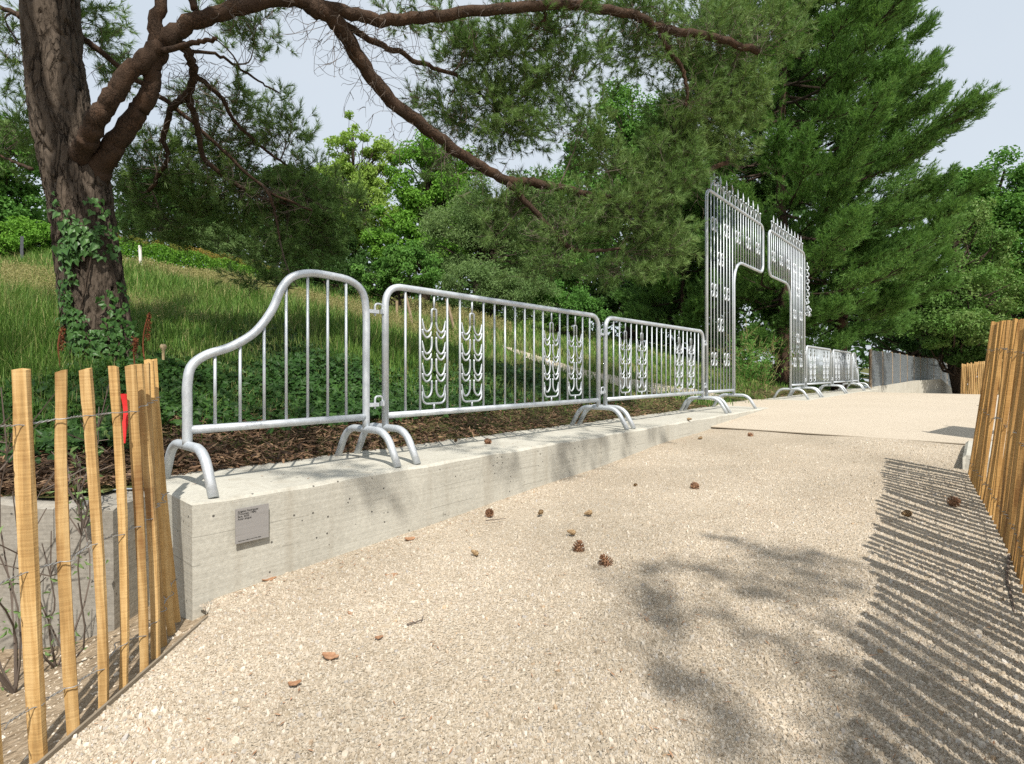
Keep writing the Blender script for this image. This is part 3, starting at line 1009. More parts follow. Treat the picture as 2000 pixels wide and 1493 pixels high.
# red cloth strip knotted on the fence's upper wire
p = pix(240, 812, 1.86)
rc = MB()
for (dx, dy, l, w_, a) in ((0, 0, .085, .016, .1), (.004, .006, .07, .014, -.25)):
    P = np.array([[dx + .006 * math.sin(3 * f) + a * f * .03, dy + .006 * math.sin(5 * f), .075 - l * 2 * f] for f in np.linspace(0, 1, 9)])
    Wd = np.array([w_, .003, 0])
    V = np.concatenate([P - Wd / 2 + [0, -.001, 0], P + Wd / 2 + [0, -.001, 0], P + Wd / 2 + [0, .001, 0], P - Wd / 2 + [0, .001, 0]]); i = np.arange(8)[:, None]
    rc.add(V, np.concatenate([np.concatenate([i + a_ * 9, i + 1 + a_ * 9, i + 1 + ((a_ + 1) % 4) * 9, i + ((a_ + 1) % 4) * 9], 1) for a_ in range(4)]))
o = rc.build('ribbon', M['red'], label='red cloth strip tied to the open paling fence', category='ribbon'); o.location = p

# dense fence on the right, passing the camera
rf = empty('paling_fence', (2.6, 2.9, -.85), 0, label='close-set chestnut paling fence along the right edge of the gravel', category='fence')
rows = {0: [], 1: [], 2: []}
S = 5.0; k = 0
lean = np.array([.75, -.55, 0])
while S > -.9:
    x, y = st(S, fence_t(S) + .012 * math.sin(S * 3))
    z0 = float(path_z(S)) - .01
    b_ = np.array([x, y, z0]); ln = .115 + .02 * math.sin(S * 5 + k)
    t_ = b_ + np.array([lean[0] * ln, lean[1] * ln, 1.085 + random.uniform(-.02, .02)]) + np.array([random.uniform(-.018, .018), random.uniform(-.018, .018), 0])
    w = random.uniform(.032, .045)
    place_slat(rf, b_, t_, w, random.uniform(.016, .022), YAW + random.uniform(-.3, .3), 300 + k, 'wood_shaded')
    for q, f in enumerate((.12, .48, .84)):
        rows[q].append(b_ + (t_ - b_) * (f + random.uniform(-.015, .015)))
    S -= w * .5 + random.uniform(.052, .074); k += 1
for q in rows:
    wire_line(rf, rows[q], .0015)
# far fence on the right
ff = empty('paling_fence', (17, 20, -.9), 0, label='distant short run of wooden palings seen beyond the near right fence', category='fence')
k = 0
for px in np.arange(1879, 1990, 3.6):
    d = 20.5 - (px - 1879) * .028
    t_ = pix(px + random.uniform(-.5, .5), 712 - (px - 1879) * .13 + random.uniform(-1.5, 1.5), d); b_ = t_ + np.array([-.05, 0, -1.2])
    place_slat(ff, b_, t_, .056, .02, random.uniform(-.2, .2), 700 + k); k += 1

# wire mesh fence with wooden posts beyond the barriers
PT = [(1700, 685, 756, 18.0), (1722, 688, 752, 18.8), (1741, 690, 751, 19.6), (1756, 692, 748, 20.4), (1770, 695, 746, 21.2), (1783, 697, 745, 22.0), (1796, 699, 743, 23.0), (1809, 700, 742, 24.0), (1822, 701, 741, 25.0), (1836, 704, 742, 26.2), (1848, 711, 752, 27.2), (1858, 712, 760, 28.0), (1869, 714, 770, 29.0)]
mf = empty('mesh_fence', tuple(pix(1700, 756, 18)), 0, label='far grey wire mesh fence on wooden posts beyond the barriers', category='fence')
org = np.array(mf.location)
m = MB(); tops, bots = [], []
for (px, ty, by, d) in PT:
    t_, b_ = pix(px, ty, d), pix(px, by, d); b_[2] = min(b_[2], t_[2] - 1.15)
    tops.append(t_); bots.append(b_)
    pm = MB(); box(pm, (-.035, -.03, -.1), (.035, .03, t_[2] - b_[2] + .04)); o = pm.build('post', M['wood_old'], mf); o.location = b_ - org
tops, bots = np.array(tops), np.array(bots)
cum = np.concatenate([[0], np.cumsum(np.linalg.norm(np.diff(bots[:, :2], axis=0), axis=1))])
q = np.arange(0, cum[-1], .05)
ti = np.stack([np.interp(q, cum, tops[:, a]) for a in range(3)], -1) - org; bi = np.stack([np.interp(q, cum, bots[:, a]) for a in range(3)], -1) - org
ti[:, 1] -= .04; bi[:, 1] -= .04
tubes_batch(m, np.stack([bi, ti], 1), np.full(len(q), .0075), np.full(len(q), .0075), 3)
for f in np.linspace(0, 1, 26):
    P = bi * (1 - f) + ti * f
    tubes_batch(m, P[None, ::6], np.array([.007]), np.array([.007]), 3)
m.build('wire_mesh', M['meshwire'], mf)

# unseen board added right of the palings to cast the shadow on the sand
bz0 = float(path_z(6.6))
ib = empty('shadow_board', (4.56, 4.61, bz0), math.atan2(.40, .58), label='unseen board on two posts right of the close-set palings, added to cast a shadow', category='board')
box(MB(), (0, -.012, .75), (.72, .012, 1.37)).build('panel', M['plate'], ib)
for x in (.06, .66):
    tube(MB(), [(x, .03, -.1), (x, .03, 1.4)], .02, 8).build('post', M['steel'], ib)

# ------------------------------------------------------------------ loose things on the gravel
def cone_mesh(open_):
    m = MB(); n = 48
    core = [(.0005, -.026), (.012, -.02), (.015, -.005), (.011, .012), (.0005, .026)]
    lathe(m, core, 8)
    for k in range(n):
        f = k / (n - 1); a = k * 2.39996; z = -.024 + f * .047
        r0 = np.interp(f, [0, .3, 1], [.008, .014, .003]); r1 = r0 + (np.interp(f, [0, .3, .8, 1], [.015, .021, .015, .005]) if open_ else np.interp(f, [0, .3, 1], [.004, .005, .002]))
        lift = .010 if open_ else .006; w = .0062 if open_ else .007
        u = np.array([math.cos(a), math.sin(a), 0]); v = np.array([-u[1], u[0], 0]); up_ = np.array([0, 0, 1])
        p0 = u * r0 + up_ * z; p1 = u * r1 + up_ * (z + lift * (.3 + f))
        m.add([p0 - v * w * .6, p0 + v * w * .6, p1 + v * w, p1 + u * .0015 + up_ * .0025, p1 - v * w, p0 - up_ * .003, p1 - up_ * .002],
              [(0, 1, 2), (0, 2, 3), (0, 3, 4), (5, 6, 2), (5, 2, 1), (5, 4, 6), (5, 0, 4), (2, 6, 3), (4, 3, 6)])
    return m


open_src = cone_mesh(True).build('pine_cone', M['cone']); shut_src = cone_mesh(False).build('pine_cone', M['cone_tan'])
CONES = [(1183, 1102, 1, 1.0, 'largest open brown pine cone, nearest the camera on the gravel'), (1130, 1072, 1, .95, 'reddish open pine cone just behind the largest cone'),
         (1117, 1040, 0, .8, 'closed tan pine cone behind the two large open cones'), (1150, 1002, 0, .85, 'closed cone at the right end of the row of three on the gravel'),
         (1056, 1000, 0, .75, 'middle cone of the row of three on the gravel'), (956, 1002, 1, .8, 'upright open cone at the left end of the row of three'),
         (928, 1080, 0, .7, 'lone closed tan cone left of the big open cones'), (1357, 950, 1, .9, 'lone dark open cone on the sunlit middle gravel'),
         (1241, 947, 0, .75, 'small tan cone left of the lone dark cone'), (1466, 848, 1, .9, 'small far cone on the gravel near the path joint'),
         (1346, 840, 0, .9, 'far cone lying close to the foot of the concrete wall'), (1368, 853, 0, .8, 'far tan cone just right of the one at the wall foot'),
         (1771, 1005, 0, 1.0, 'cone lying on the striped fence shadow'), (1862, 982, 1, 1.0, 'dark open cone between fence shadow and right fence'),
         (952, 862, 1, .85, 'reddish cone on the concrete wall top under the second barrier'), (890, 858, 0, .7, 'small cone at the mulch edge of the wall top')]
for i_, (px, py, op, sc, lab) in enumerate(CONES):
    h = ground_hit(px, py + 6)
    src = open_src if op else shut_src
    o = link(src.copy(), None, label=lab, category='pine cone', group='pine cones on the ground')
    if lab.startswith('reddish'):
        pass
    o.location = (h[0], h[1], h[2] + .022 * sc); o.scale = (sc * 1.05,) * 3
    o.rotation_euler = ((0.5, .4, random.uniform(0, 6)) if i_ in (0, 1) else (random.uniform(1.0, 1.9), random.uniform(-.5, .5), random.uniform(0, 6)))
bpy.data.objects.remove(open_src); bpy.data.objects.remove(shut_src)

FLK = [(645, 1287, .055, 'curled orange bark flake on the open gravel'), (576, 1340, .04, 'small bark flake below the curled orange one'), (526, 1136, .06, 'flat bark flake at the foot of the wall under the plaque'),
       (800, 1056, .06, 'long brown bark flake against the wall foot, right of the plaque'), (765, 1128, .055, 'pale bark flake on gravel beside the wall, right of the small ones'), (1151, 1182, .05, 'light orange bark flake below the big pine cones'),
       (660, 1160, .022, 'tiny bark flake between wall and gravel middle'), (685, 1203, .03, 'thin bark flake above the curled orange one'), (740, 1250, .03, 'orange flake right of the curled orange flake')]
for i_, (px, py, L, lab) in enumerate(FLK):
    h = ground_hit(px, py); r = random.Random(i_); V = []
    for f in np.linspace(0, 1, 7):
        wv = L * .28 * (math.sin(PI * (f * .86 + .07)) + r.uniform(-.15, .15))
        for g in (-1, 0, 1):
            V.append(((f - .5) * L, g * wv + r.uniform(-.002, .002), .005 * (f - .5) ** 2 * 4 * L / .05 + (.002 if g else 0) + r.uniform(0, .003)))
    V = np.array(V); V2 = V - [0, 0, .003]; n_ = len(V)
    i, j = np.meshgrid(np.arange(6), np.arange(2), indexing='ij'); Q = np.stack([i * 3 + j, (i + 1) * 3 + j, (i + 1) * 3 + j + 1, i * 3 + j + 1], -1).reshape(-1, 4)
    ring_ = [3 * q for q in range(7)] + [19, 20] + [3 * q + 2 for q in range(5, -1, -1)] + [1]
    side = [(ring_[q], ring_[(q + 1) % len(ring_)], ring_[(q + 1) % len(ring_)] + n_, ring_[q] + n_) for q in range(len(ring_))]
    o = MB().add(np.vstack([V, V2]), Q, Q[:, ::-1] + n_, side).build('bark_flake', M['flake'], label=lab, category='bark flake', group='bark flakes on the gravel')
    o.location = (h[0], h[1], h[2] + .007); o.rotation_euler = (r.uniform(-.2, .2), r.uniform(-.2, .2), r.uniform(-.6, .6))
TW = [([(1972, 1090), (1966, 1130), (1974, 1170), (1982, 1200)], .006, 'curved bare twig by the foot of the right fence'), ([(795, 1225), (822, 1218), (826, 1208)], .003, 'forked thin twig on the gravel middle'),
      ([(948, 1021), (975, 1018), (988, 1016)], .003, 'thin straight twig beside the row of cones'), ([(1250, 946), (1235, 940), (1225, 935)], .002, 'tiny twig beside the small tan cone')]
for pts, r_, lab in TW:
    P = catmull([ground_hit(*p) + [0, 0, .010] for p in pts], 5)
    P += rng.normal(size=P.shape) * .0015
    tube(MB(), P, np.linspace(r_, r_ * .5, len(P)), 6).build('twig', M['twig'], label=lab, category='twig')

# gravel stones, denser in the foreground
def scatter_path(n, d0, d1, tmax=2.42):
    d = np.exp(rng.uniform(math.log(d0), math.log(d1), n)); u = rng.uniform(-1.0, 1.02, n)
    X, Y = u * d, d; s, t = to_st(X, Y)
    ok = (s < 6.36) & (t < np.minimum(tl_grav(s) - .01, tmax)) & (t > fence_t(s) - .5)
    ok &= rng.random(n) < .72 + .28 * np.sin(2.1 * s + 1.3 * np.sin(3 * t)) * np.sin(2.7 * t + s)
    return X[ok], Y[ok], s[ok], t[ok]


X, Y, s, t = scatter_path(400000, 1.2, 5.2)
n_ = len(X)
size = np.clip(np.exp(rng.normal(math.log(.0031), .46, n_)), .0018, .013)
k = 5
ang = (np.arange(k) / k * 2 * PI)[None] + rng.uniform(0, 6.28, (n_, 1)) + rng.normal(0, .22, (n_, k))
ra = size[:, None] * rng.uniform(.7, 1.25, (n_, k)) ; el = rng.uniform(.55, 1.0, (n_, 1)); dr = rng.uniform(0, PI, (n_, 1))
lx, ly = ra * np.cos(ang), ra * np.sin(ang) * el
bx, by = lx * np.cos(dr) - ly * np.sin(dr), lx * np.sin(dr) + ly * np.cos(dr)
hgt = size[:, None] * rng.uniform(.3, .85, (n_, 1))
tx_, ty_ = rng.normal(0, .42, (n_, 1)), rng.normal(0, .42, (n_, 1))
sh_ = rng.uniform(.45, .85, (n_, k))
z0 = grav_z(s, t)[:, None]
bot = np.stack([bx + X[:, None], by + Y[:, None], z0 - .003 + 0 * bx], -1)
topx, topy = bx * sh_, by * sh_
tp = np.stack([topx + X[:, None], topy + Y[:, None], z0 + hgt + topx * tx_ + topy * ty_], -1)
VV = np.concatenate([bot, tp], 1).reshape(-1, 3)
b0 = (np.arange(n_) * 10)[:, None]
Q = np.concatenate([b0 + np.array([[j, (j + 1) % 5, 5 + (j + 1) % 5, 5 + j]]) for j in range(5)])
MB().add(VV, Q, b0 + np.array([[5, 6, 7, 8, 9]])).build('gravel', M['stone'], kind='stuff')
# stones spilled on the soil by the open fence
n_ = 1700
X = rng.uniform(-2.6, -1.16, n_); Y = rng.uniform(1.1, 2.3, n_); z = low_z(X, Y)
P = np.stack([X, Y, z], -1); sz = np.clip(np.exp(rng.normal(math.log(.0045), .5, n_)), .003, .018)
oc = np.array([(1, 0, 0), (0, .8, 0), (-.9, 0, 0), (0, -1, 0), (.1, 0, .7), (0, .1, -.4)])
VV = P[:, None] + sz[:, None, None] * (oc[None] * (1 + rng.normal(0, .2, (n_, 6, 3))))
tri = np.array([(0, 1, 4), (1, 2, 4), (2, 3, 4), (3, 0, 4), (1, 0, 5), (2, 1, 5), (3, 2, 5), (0, 3, 5)])
MB().add(VV.reshape(-1, 3), ((np.arange(n_) * 6)[:, None, None] + tri[None]).reshape(-1, 3)).build('rubble', M['stone'], kind='stuff')
# needles and scraps of bark on gravel, sand and wall top
m = MB()
X, Y, s, t = scatter_path(900, 1.25, 6.0)
P = np.stack([X, Y, grav_z(s, t) + .009], -1)
sw, tw = rng.uniform(.85, 8.6, 420), rng.uniform(2.5, 3.25, 420) + 0
sf = rng.uniform(.9, 8, 700); tf = 2.41 - np.abs(rng.normal(0, .16, 700)); fx, fy = st(sf, tf)
P = np.vstack([P, np.stack([fx, fy, grav_z(sf, tf) + .008], -1)])
wx, wy = st(sw, 3.22 - np.abs(rng.normal(0, .28, 420)))
P = np.vstack([P, np.stack([wx, wy, np.full(420, TOP + .004)], -1)])
n_ = len(P); a_ = rng.uniform(0, 6.28, n_); dv = np.stack([np.cos(a_), np.sin(a_), rng.normal(0, .1, n_)], -1); L = rng.uniform(.004, .016, n_)[:, None]; sd_ = np.stack([-dv[:, 1], dv[:, 0], 0 * a_], -1) * rng.uniform(.001, .003, n_)[:, None]
m.add(np.stack([P - dv * L, P + sd_, P + dv * L, P - sd_], 1).reshape(-1, 3), np.arange(n_ * 4).reshape(-1, 4))
m.build('litter', M['flake'], kind='stuff')

# ------------------------------------------------------------------ mulch, ground cover, grass
def scatter_hill(n, d0, d1, u0=-1.1, u1=.8):
    d = np.exp(rng.uniform(math.log(d0), math.log(d1), n)); u = rng.uniform(u0, u1, n)
    X, Y = u * d, d
    return X, Y, edge_e(X, Y), d


def not_footpath(X, Y):
    w = .52 + rng.normal(0, .24, len(X))
    dist = np.min(np.hypot(X[:, None] - FOOT[None, ::3, 0], Y[:, None] - FOOT[None, ::3, 1]), 1)
    return dist > w


X, Y, e, d = scatter_hill(170000, 2.3, 14)
ok = (e > -.06) & (e < .95 + .2 * np.sin(X * 2.3 + 1) + rng.normal(0, .10, len(X))) & ~((to_st(X, Y)[0] > 8.3) & (to_st(X, Y)[0] < 11.6))
X, Y, d = X[ok], Y[ok], d[ok]
n_ = len(X)
P = np.stack([X, Y, hill_z(X, Y) + .012 + rng.uniform(0, .04, n_)], -1)
a_ = rng.uniform(0, 6.28, n_); dv = norm(np.stack([np.cos(a_), np.sin(a_), rng.normal(0, .35, n_)], -1))
sd_ = norm(np.cross(dv, norm(rng.normal(size=(n_, 3)) * .5 + [0, 0, 1])))
L = rng.uniform(.012, .055, n_)[:, None]; W = rng.uniform(.0025, .008, n_)[:, None]
MB().add(np.stack([P - dv * L, P + sd_ * W, P + dv * L, P - sd_ * W], 1).reshape(-1, 3), np.arange(n_ * 4).reshape(-1, 4)).build('bark_mulch', M['mulch'], kind='stuff')

X, Y, e, d = scatter_hill(105000, 2.5, 8.0, -1.1, .25)
ok = (e > .80 + .15 * np.sin(X * 2.3 + 1) + rng.normal(0, .12, len(X)) - .35 * (to_st(X, Y)[0] < .9)) & (e < 2.4 + .8 * np.sin(X * 1.7) + rng.normal(0, .35, len(X))) & (X < 1.3 + rng.normal(0, .5, len(X)))
X, Y = X[ok], Y[ok]; n_ = len(X)
P = np.stack([X, Y, hill_z(X, Y) + rng.uniform(.01, .16, n_) * (.5 + .5 * np.sin(3 * X + 1) * np.sin(2.6 * Y))], -1)
P[:, 2] += .03
Nn = norm(rng.normal(size=(n_, 3)) * .55 + [.1, -.5, .9])
ivy_leaves(MB(), P, Nn, norm(rng.normal(size=(n_, 3)) + [0, -.3, 0]), rng.uniform(.022, .062, n_)).build('ground_cover', M['cover'], kind='stuff')


def blades(m, P, H, W, lean):
    n = len(P); a = rng.uniform(0, 6.28, n)
    side = np.stack([np.cos(a), np.sin(a), 0 * a], -1); bend = np.stack([-np.sin(a), np.cos(a), 0 * a], -1) * rng.normal(0, 1, (n, 1))
    H = H[:, None]; W = W[:, None]; up_ = np.array([[0, 0, 1.]])
    mid = P + up_ * H * .55 + bend * H * lean * .35
    tip = P + up_ * H * (1 - .25 * lean) + bend * H * lean
    V = np.stack([P - side * W, P + side * W, mid + side * W * .7, mid - side * W * .7, tip], 1).reshape(-1, 3)
    i = np.arange(n)[:, None] * 5
    return m.add(V, i + np.array([[0, 1, 2, 3]]), i + np.array([[3, 2, 4]]))


X, Y, e, d = scatter_hill(380000, 2.6, 24)
s_, t_ = to_st(X, Y)
near_gate = (s_ > 8.2) & (s_ < 11.8)
bare = np.sin(X * 1.3 + 2) * np.sin(Y * .9 + X * .4)
ok = (e > np.where(near_gate, .35, .95) + rng.normal(0, .25, len(X))) & not_footpath(X, Y)
ok &= ~((e < 1.7) & (X < .6) & (rng.random(len(X)) < .7)) & ~((bare > .6) & (rng.random(len(X)) < .5))
X, Y, e, d = X[ok], Y[ok], e[ok], d[ok]
n_ = len(X)
tall = np.clip((-X / Y + .35) * 1.4, 0, 1) * np.clip((e - 1.0) / 2, 0, 1)
H = (.06 + .09 * rng.random(n_)) + tall * (.06 + .30 * rng.random(n_) ** 1.7)
H *= 1 + .35 * np.sin(X * .9 + 1.3 * Y)
H = np.maximum(H, .05)
blades(MB(), np.stack([X, Y, hill_z(X, Y) - .01], -1), H, .0024 * np.maximum(1, d / 3.2), .45).build('grass', M['grass'], kind='stuff')
# straw stems with seed heads in the sunny meadow
X, Y, e, d = scatter_hill(30000, 6.0, 20, -.95, .0)
ok = (e > 3.4) & (rng.random(len(X)) < np.clip((e - 3.2) / 3.5, 0, 1)) & not_footpath(X, Y)
X, Y, d = X[ok], Y[ok], d[ok]; n_ = len(X)
P = np.stack([X, Y, hill_z(X, Y)], -1)
m = MB()
H = rng.uniform(.22, .50, n_) * (.75 + .35 * np.sin(X * .7 + Y)) * np.clip((-X / Y + .45) * 1.6, .3, 1); 
blades(m, P, H, .0018 * np.maximum(1, d / 4.5), .3)
tipP = P + np.array([0, 0, 1.]) * (H * .93)[:, None]
kk = 4
for q in range(kk):
    leaves(m, tipP + rng.normal(size=(n_, 3)) * .012 - np.array([0, 0, .03 * q]), rand_dirs(n_), .004 * np.maximum(4, d * .9), .35)
m.build('straw_grass', M['straw'], kind='stuff')

# ------------------------------------------------------------------ trees
def limb_batch(m, P, r0, r1, n=8):
    P = np.asarray(P, float)
    f = np.linspace(0, 1, len(P))
    return tube(m, P, r0 + (r1 - r0) * f ** .8, n)


def wiggle(a, b, k, amp, sag=0.0):
    """curved path from a to b"""
    a, b = np.asarray(a, float), np.asarray(b, float)
    f = np.linspace(0, 1, k)[:, None]
    L = np.linalg.norm(b - a)
    P = a * (1 - f) + b * f
    o1, o2 = rng.normal(size=3) * amp * L, rng.normal(size=3) * amp * L * .5
    P = P + np.sin(PI * f) * o1 + np.sin(2 * PI * f) * o2
    P[:, 2] -= (np.sin(PI * f[:, 0]) * sag * L)
    return P


# --- the big leaning pine on the left
BP = empty('pine_tree', (-3.5, 4.45, .0), 0, label='big leaning pine with fissured trunk and long limbs reaching over the barriers', category='tree')
org = np.array(BP.location)
DT = 4.45
tr = [(70, -900, 86), (80, -500, 106), (92, -150, 122), (97, 0, 126), (104, 100, 128), (122, 230, 140), (147, 330, 148), (164, 430, 143), (179, 540, 146), (192, 630, 154), (200, 690, 172), (204, 745, 210), (206, 800, 260)]
C = catmull([np.append(pix(px, py, DT), w_ * .74 / F * DT / 2) for px, py, w_ in tr[::-1]], 34)
n_side = 150
ang = np.linspace(0, 2 * PI, n_side, endpoint=False)
V = np.zeros((len(C), n_side, 3))
for i_, c in enumerate(C):
    h = c[2]
    r = c[3]
    lob = 1 + .05 * np.cos(2 * ang + 1 + .3 * h) + .035 * np.cos(5 * ang + .8 * h) + (.05 * np.cos(4 * ang + .5) * max(0, .7 - h))
    # groove running up the right of the trunk
    lob -= .07 * np.exp(-((np.angle(np.exp(1j * (ang - (5.25 - .12 * h))))) / .22) ** 2)
    for j in range(n_side):
        p3 = Vector((math.cos(ang[j]) * r * 15 + .5 * math.sin(h * 9), math.sin(ang[j]) * r * 15, h * 3.6 + .35 * math.sin(ang[j] * 7)))
        rd = mnoise.noise(p3); rd2 = mnoise.noise(p3 * 2.3 + Vector((9, 3, 1)))
        dsp = .006 - .030 * max(0, 1 - abs(rd) / .20) ** 1.3 + .012 * rd2 + .006 * mnoise.noise(p3 * 5)
        V[i_, j] = (c[0] + math.cos(ang[j]) * (r * lob[j] + dsp), c[1] + math.sin(ang[j]) * (r * lob[j] + dsp), c[2])
k = len(C); i, j = np.meshgrid(np.arange(k - 1), np.arange(n_side), indexing='ij')
MB().add(V - org, np.stack([i * n_side + j, i * n_side + (j + 1) % n_side, (i + 1) * n_side + (j + 1) % n_side, (i + 1) * n_side + j], -1).reshape(-1, 4)).build('trunk', M['bark'], BP, smooth=True)

LIMBS = [  # pixel path with depth, start and end width in photo pixels
    ([(128, 372, 4.50), (150, 318, 4.36), (172, 272, 4.22), (200, 218, 4.16), (243, 158, 4.16), (300, 100, 4.22), (352, 58, 4.3), (440, 22, 4.35), (560, 0, 4.5), (660, 20, 4.65), (760, 40, 4.85), (900, 25, 5.05), (1100, 10, 5.4), (1230, 28, 5.7), (1300, 58, 5.9), (1370, 66, 6.1), (1480, 100, 6.4)], 34, 13),
    ([(165, 395, 4.52), (192, 335, 4.42), (222, 285, 4.36), (262, 232, 4.34), (293, 180, 4.31), (300, 125, 4.27), (318, 96, 4.26)], 40, 27),
    ([(600, 5, 4.58), (650, 35, 4.65), (700, 112, 4.9), (757, 188, 5.1), (830, 250, 5.3), (900, 300, 5.5), (985, 350, 5.7), (1040, 358, 5.85), (1110, 370, 6.0), (1180, 388, 6.15), (1250, 380, 6.3), (1330, 352, 6.5), (1420, 318, 6.7)], 34, 9),
    ([(985, 350, 5.7), (1060, 430, 5.8), (1110, 482, 5.9), (1150, 490, 6.0), (1215, 486, 6.1)], 16, 7),
    ([(660, 42, 4.7), (740, 85, 5.0), (815, 120, 5.3), (900, 155, 5.7), (960, 205, 6.0)], 18, 6),
    ([(120, 50, 4.6), (172, 82, 4.75), (258, 150, 4.9), (342, 212, 5.0), (430, 290, 5.2), (522, 372, 5.4), (610, 412, 5.6)], 17, 5),
    ([(522, 372, 5.4), (540, 430, 5.42), (546, 468, 5.45)], 8, 4),
    ([(340, 70, 4.35), (366, 105, 4.5), (379, 142, 4.65), (366, 185, 4.8), (336, 212, 4.95), (318, 265, 5.1), (326, 312, 5.2), (290, 374, 5.4)], 24, 9),
    ([(366, 185, 4.8), (385, 245, 5.0), (402, 312, 5.2), (480, 372, 5.5), (570, 402, 5.9)], 17, 7),
    ([(380, 145, 4.65), (430, 190, 5.0), (470, 250, 5.3), (530, 302, 5.7), (600, 350, 6.0)], 13, 5),
    ([(360, 97, 4.45), (430, 110, 4.8), (490, 150, 5.2), (545, 182, 5.5)], 9, 4),
    ([(301, 115, 4.25), (306, 50, 4.22), (318, -40, 4.2), (300, -300, 4.1)], 29, 16),
    ([(316, 100, 4.22), (378, 85, 4.15), (424, 77, 4.1)], 14, 10),
    ([(380, 20, 4.3), (368, -20, 4.3), (372, -120, 4.3)], 18, 10),
    ([(1285, 48, 5.85), (1300, 90, 5.95), (1330, 130, 6.05), (1342, 180, 6.1), (1338, 210, 6.15)], 14, 6),
    ([(1050, 12, 5.3), (1065, 30, 5.4), (1050, 55, 5.5), (1020, 85, 5.7), (990, 110, 5.9)], 9, 4),
    ([(60, 40, 4.6), (20, 22, 4.8), (-40, 0, 5.0)], 16, 8),
    ([(62, 330, 4.9), (30, 318, 5.2), (-10, 300, 5.4)], 9, 5),
]
nodes = []
for path, w0, w1 in LIMBS:
    P = catmull([pix(*q) for q in path], 8)
    P[1:-1] += rng.normal(size=(len(P) - 2, 3)) * .006
    nodes.append(P[3:])
    w0, w1 = (w0, w1) if w0 > 28 else (w0 * .8, w1 * .75)
    R = np.linspace(w0 / F * path[0][2] / 2, w1 / F * path[-1][2] / 2, len(P)) * (1 + .03 * np.sin(np.arange(len(P)) * .9) + rng.normal(0, .012, len(P)))
    if w0 > 32:
        R *= 1 + .55 * np.exp(-np.arange(len(P)) / 7.0) * (path[0][1] > 200)
    for q_ in range(len(P)):
        if w0 > 14:
            P[q_] += .012 * np.array([mnoise.noise(Vector(P[q_] * 6)), mnoise.noise(Vector(P[q_] * 6 + 9)), mnoise.noise(Vector(P[q_] * 6 + 21))])
    tube(MB(), P - org, R, 14).build('limb', M['bark_red'], BP, smooth=True)
nodes = np.vstack(nodes)

CL = [(30, 90, 80, 100, 5.0, 260), (205, 60, 60, 80, 5.3, 210), (50, 270, 70, 100, 5.5, 330), (235, 175, 45, 55, 5.3, 90),
      (500, 55, 80, 35, 4.9, 190), (400, 60, 40, 40, 5.0, 40), (330, 330, 110, 65, 5.6, 520), (420, 265, 100, 70, 5.6, 380), (545, 255, 75, 60, 5.9, 300), (470, 380, 150, 70, 5.9, 950),
      (320, 435, 105, 55, 5.9, 520), (590, 400, 95, 80, 6.0, 650), (550, 500, 110, 50, 6.1, 480), (440, 195, 70, 35, 5.3, 110), (640, 470, 60, 70, 6.2, 330), (690, 410, 40, 70, 6.2, 160), (520, 560, 70, 25, 6.1, 140), (255, 360, 40, 60, 5.5, 160),
      (980, 115, 120, 65, 5.8, 650), (880, 230, 85, 75, 5.8, 330), (990, 230, 115, 90, 5.9, 1050), (1100, 140, 110, 80, 6.0, 480), (1130, 250, 80, 65, 6.0, 260), (895, 85, 70, 45, 5.5, 280), (1070, 45, 130, 40, 5.7, 400), (780, 15, 100, 20, 5.0, 120), (840, 330, 60, 60, 5.6, 70),
      (1000, 400, 110, 50, 6.0, 300), (1100, 440, 130, 60, 6.1, 520), (1230, 430, 105, 80, 6.3, 850), (1290, 350, 85, 70, 6.4, 800), (1060, 525, 100, 35, 6.1, 200), (1200, 540, 100, 35, 6.3, 320), (1300, 490, 60, 70, 6.4, 480), (1180, 320, 90, 35, 6.2, 220), (950, 460, 50, 50, 5.9, 70),
      (1240, 100, 110, 80, 6.2, 620), (1370, 80, 110, 80, 6.5, 850), (1480, 60, 120, 80, 6.9, 850), (1350, 220, 90, 75, 6.6, 950), (1430, 200, 80, 70, 6.8, 800), (1320, 285, 65, 50, 6.5, 480), (1420, 290, 60, 40, 6.7, 330), (1220, 20, 90, 40, 6.0, 300)]
clumps = [(pix(px, py, d), np.array([rx, .0, ry]) / F * d + [0, .25 + .5 * rx / F * d, 0], n) for px, py, rx, ry, d, n in CL]
# foliage above the frame that shades the bank, the wall and the ivy
def shade(px, py, h, r, n):
    g = ground_hit(px, py); return (up_sun(g, h), np.array([r, r, r * .5]), n)
hi = []
for q in range(125):
    s_, e_ = rng.uniform(-2.8, 6.2), rng.uniform(.15, 3.9)
    x, y = st(s_, 3.2 + e_)
    if y < 2.6 or (s_ > 3.2 and e_ > 1.3) or e_ > 3.3:
        continue
    g = np.array([x, y, float(hill_z(x, y))])
    hi.append((up_sun(g, rng.uniform(5.6, 7.6)), np.array([.62, .62, .28]), 120))
for (px, py, rx, ry, d, n) in [c for c in CL if 240 < c[0] < 700 and c[1] > 150 and c[5] > 130]:
    hi.append((up_sun(pix(px, py - 20, d), 3.3), np.array([rx / F * d * .95, .55, .22]), 130))
for (px, py, h, r, n) in ((690, 965, 5.6, .22, 60), (745, 985, 5.7, .18, 45), (640, 925, 5.5, .2, 40), (1090, 870, 6.0, .3, 80), (1160, 862, 6.1, .25, 60), (1200, 870, 6.1, .2, 60), (560, 905, 5.4, .22, 45), (860, 880, 5.8, .28, 50), (1010, 850, 6, .2, 40), (470, 915, 5.3, .15, 25), (960, 890, 5.7, .22, 45), (1280, 850, 6.2, .2, 40)):
    hi.append(shade(px, py, h, r, n))
